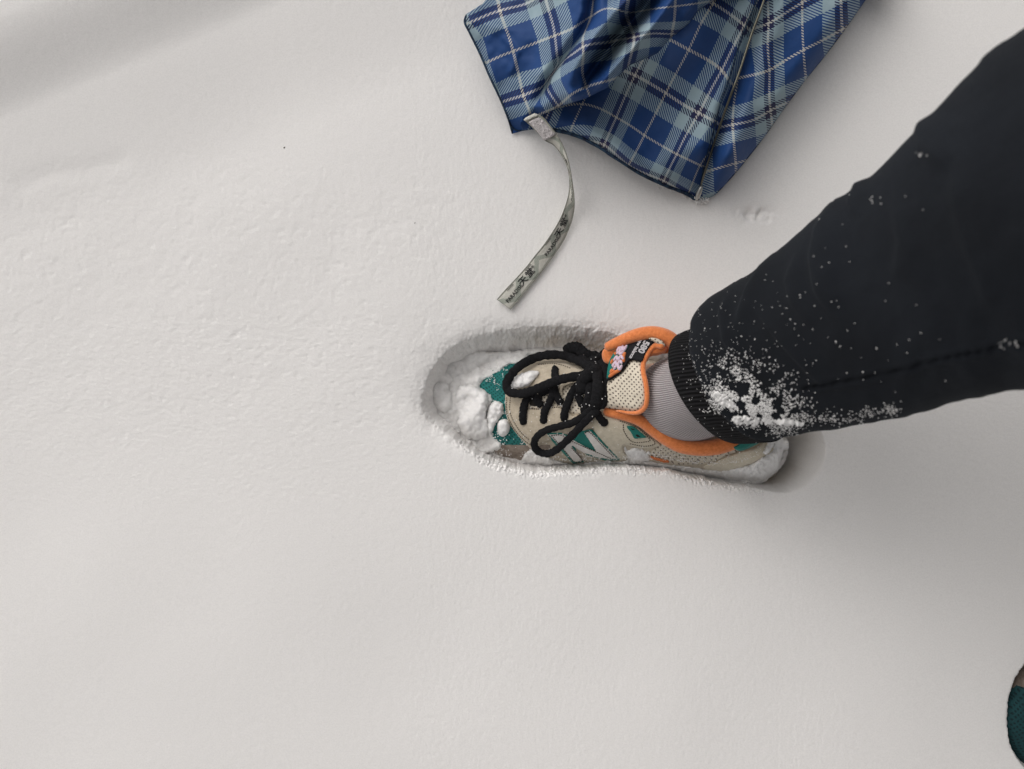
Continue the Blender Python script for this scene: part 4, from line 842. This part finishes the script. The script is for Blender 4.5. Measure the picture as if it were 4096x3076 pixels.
# ------------------------------------------------------------------ strap
strap = empty('closure_strap', None, None, umb)
eL = K5([(75, 1540), (150, 1455), (230, 1370), (310, 1280), (380, 1190), (445, 1110), (500, 1030), (550, 950), (590, 870), (620, 790), (640, 720), (650, 650), (650, 590), (640, 520), (620, 460), (592, 405), (556, 350), (515, 310), (455, 278), (395, 215), (345, 165), (305, 130)])
eR = K5([(180, 1618), (250, 1535), (322, 1445), (400, 1350), (470, 1262), (540, 1165), (600, 1072), (638, 990), (664, 920), (680, 850), (686, 780), (682, 710), (674, 650), (664, 580), (654, 520), (640, 450), (620, 385), (590, 310), (550, 238), (500, 175), (450, 110), (400, 75)])
nS = 8; sL = spline(eL, nS); sR_ = spline(eR, nS); m_ = len(sL); tt = np.linspace(0, 1, m_)
zl = np.interp(tt, [0, .15, .3, .45, .55, .62, .70, .8, .9, 1], [.0035, .004, .010, .012, .015, .018, .023, .028, .031, .031])
zr_ = np.interp(tt, [0, .15, .3, .45, .55, .62, .70, .8, .9, 1], [.0030, .0035, .0035, .008, .020, .027, .029, .031, .033, .032])
PL = P(sL[:, 0], sL[:, 1], zl); PR = P(sR_[:, 0], sR_[:, 1], zr_)
# arc length for the print
mid_ = (PL+PR)/2; arc = np.r_[0, np.cumsum(np.linalg.norm(np.diff(mid_, axis=0), axis=1))]; Wd = 0.0150
def ribbon(s, t, off=0.0):
    """s metres along from the free end, t metres across from the left edge"""
    q = np.clip(np.asarray(t)/Wd, 0, 1); out = []
    a = np.stack([np.interp(s, arc, PL[:, i]) for i in range(3)], -1); b_ = np.stack([np.interp(s, arc, PR[:, i]) for i in range(3)], -1)
    p = a+(b_-a)*q[..., None]; p[..., 2] += off+0.0006*np.sin(q*math.pi); return p
nc = 7; tc = np.linspace(0, Wd, nc); V_ = []; F_ = []; U_ = []
for i in range(m_):
    for t_ in tc: V_.append(ribbon(np.array(arc[i]), np.array(t_))); U_.append((arc[i], t_))
for i in range(m_-1):
    for j in range(nc-1): a_ = i*nc+j; F_.append((a_, a_+1, a_+nc+1, a_+nc))
tape = make('tape', V_, F_, M_strap, strap, U_); q_ = tape.modifiers.new('thick', 'SOLIDIFY'); q_.thickness = 0.0006; q_.offset = -1
def strap_text(bag, s, s0, t0, size, wx=1.0):
    V, F = text_mesh(s, 1.0, 0, 0.018); bag.add(ribbon(s0+V[:, 0]*size*wx, t0-V[:, 1]*size, 0.0005), F)   # reads along the strap, tops toward its left edge
TB = Bag(); unit = 0.0535
for r0 in (0.0015, 0.0015+unit, 0.0015+2*unit):
    if r0+0.02 < 0.135: strap_text(TB, 'PARADISE', r0+0.002, 0.0100, 0.0050, .92)
    for o_, ch_, sz in ((0.0215, '\u5929', 0.0085), (0.0310, '\u5802', 0.0085), (0.0395, '\u00ae', 0.0035)):
        if r0+o_+.01 < 0.175: strap_text(TB, ch_, r0+o_, 0.0095 if sz > .005 else .0060, sz)
    for o_ in (0.010, 0.034):
        if r0+o_ < 0.12: strap_text(TB, 'PARADISE', r0+o_, 0.0022, 0.0018)
TB.build('print', M_ink, strap, False)
eb = Bag()
for E_, z_ in ((PL, 0), (PR, 0)):
    Vt, Ft = tube_pts(E_+np.array((0, 0, .0001)), 0.00045, 6); eb.add(Vt, Ft)
eb.build('edging', noisy('strap_edge', (0.22, 0.22, 0.19), (0.34, 0.34, 0.30), 300), strap)
# velcro pad
vz = lambda x, y: np.full(np.shape(x), 0.0275)+0.0
VQ = K5([(318, 135), (360, 108), (405, 92), (440, 112), (500, 190), (545, 232), (500, 262), (458, 280), (440, 272), (395, 215), (350, 165)])
patch('velcro_pad', VQ, lambda x, y: 0.0325+0.0*x, M_velcro, strap, th=0.0022, r=5, step=3, curve=False, edge=3, bumpf=lambda x, y: 0.0012*fbm(x/4, y/4, 2))
ft = K5([(285, 118), (300, 100), (372, 64), (408, 76), (400, 92), (330, 122), (306, 132)])
patch('strap_fold', ft, lambda x, y: 0.0330+0*x, M_strap, strap, th=0.0022, r=4, step=4, curve=False)
print('objects', len(bpy.data.objects))
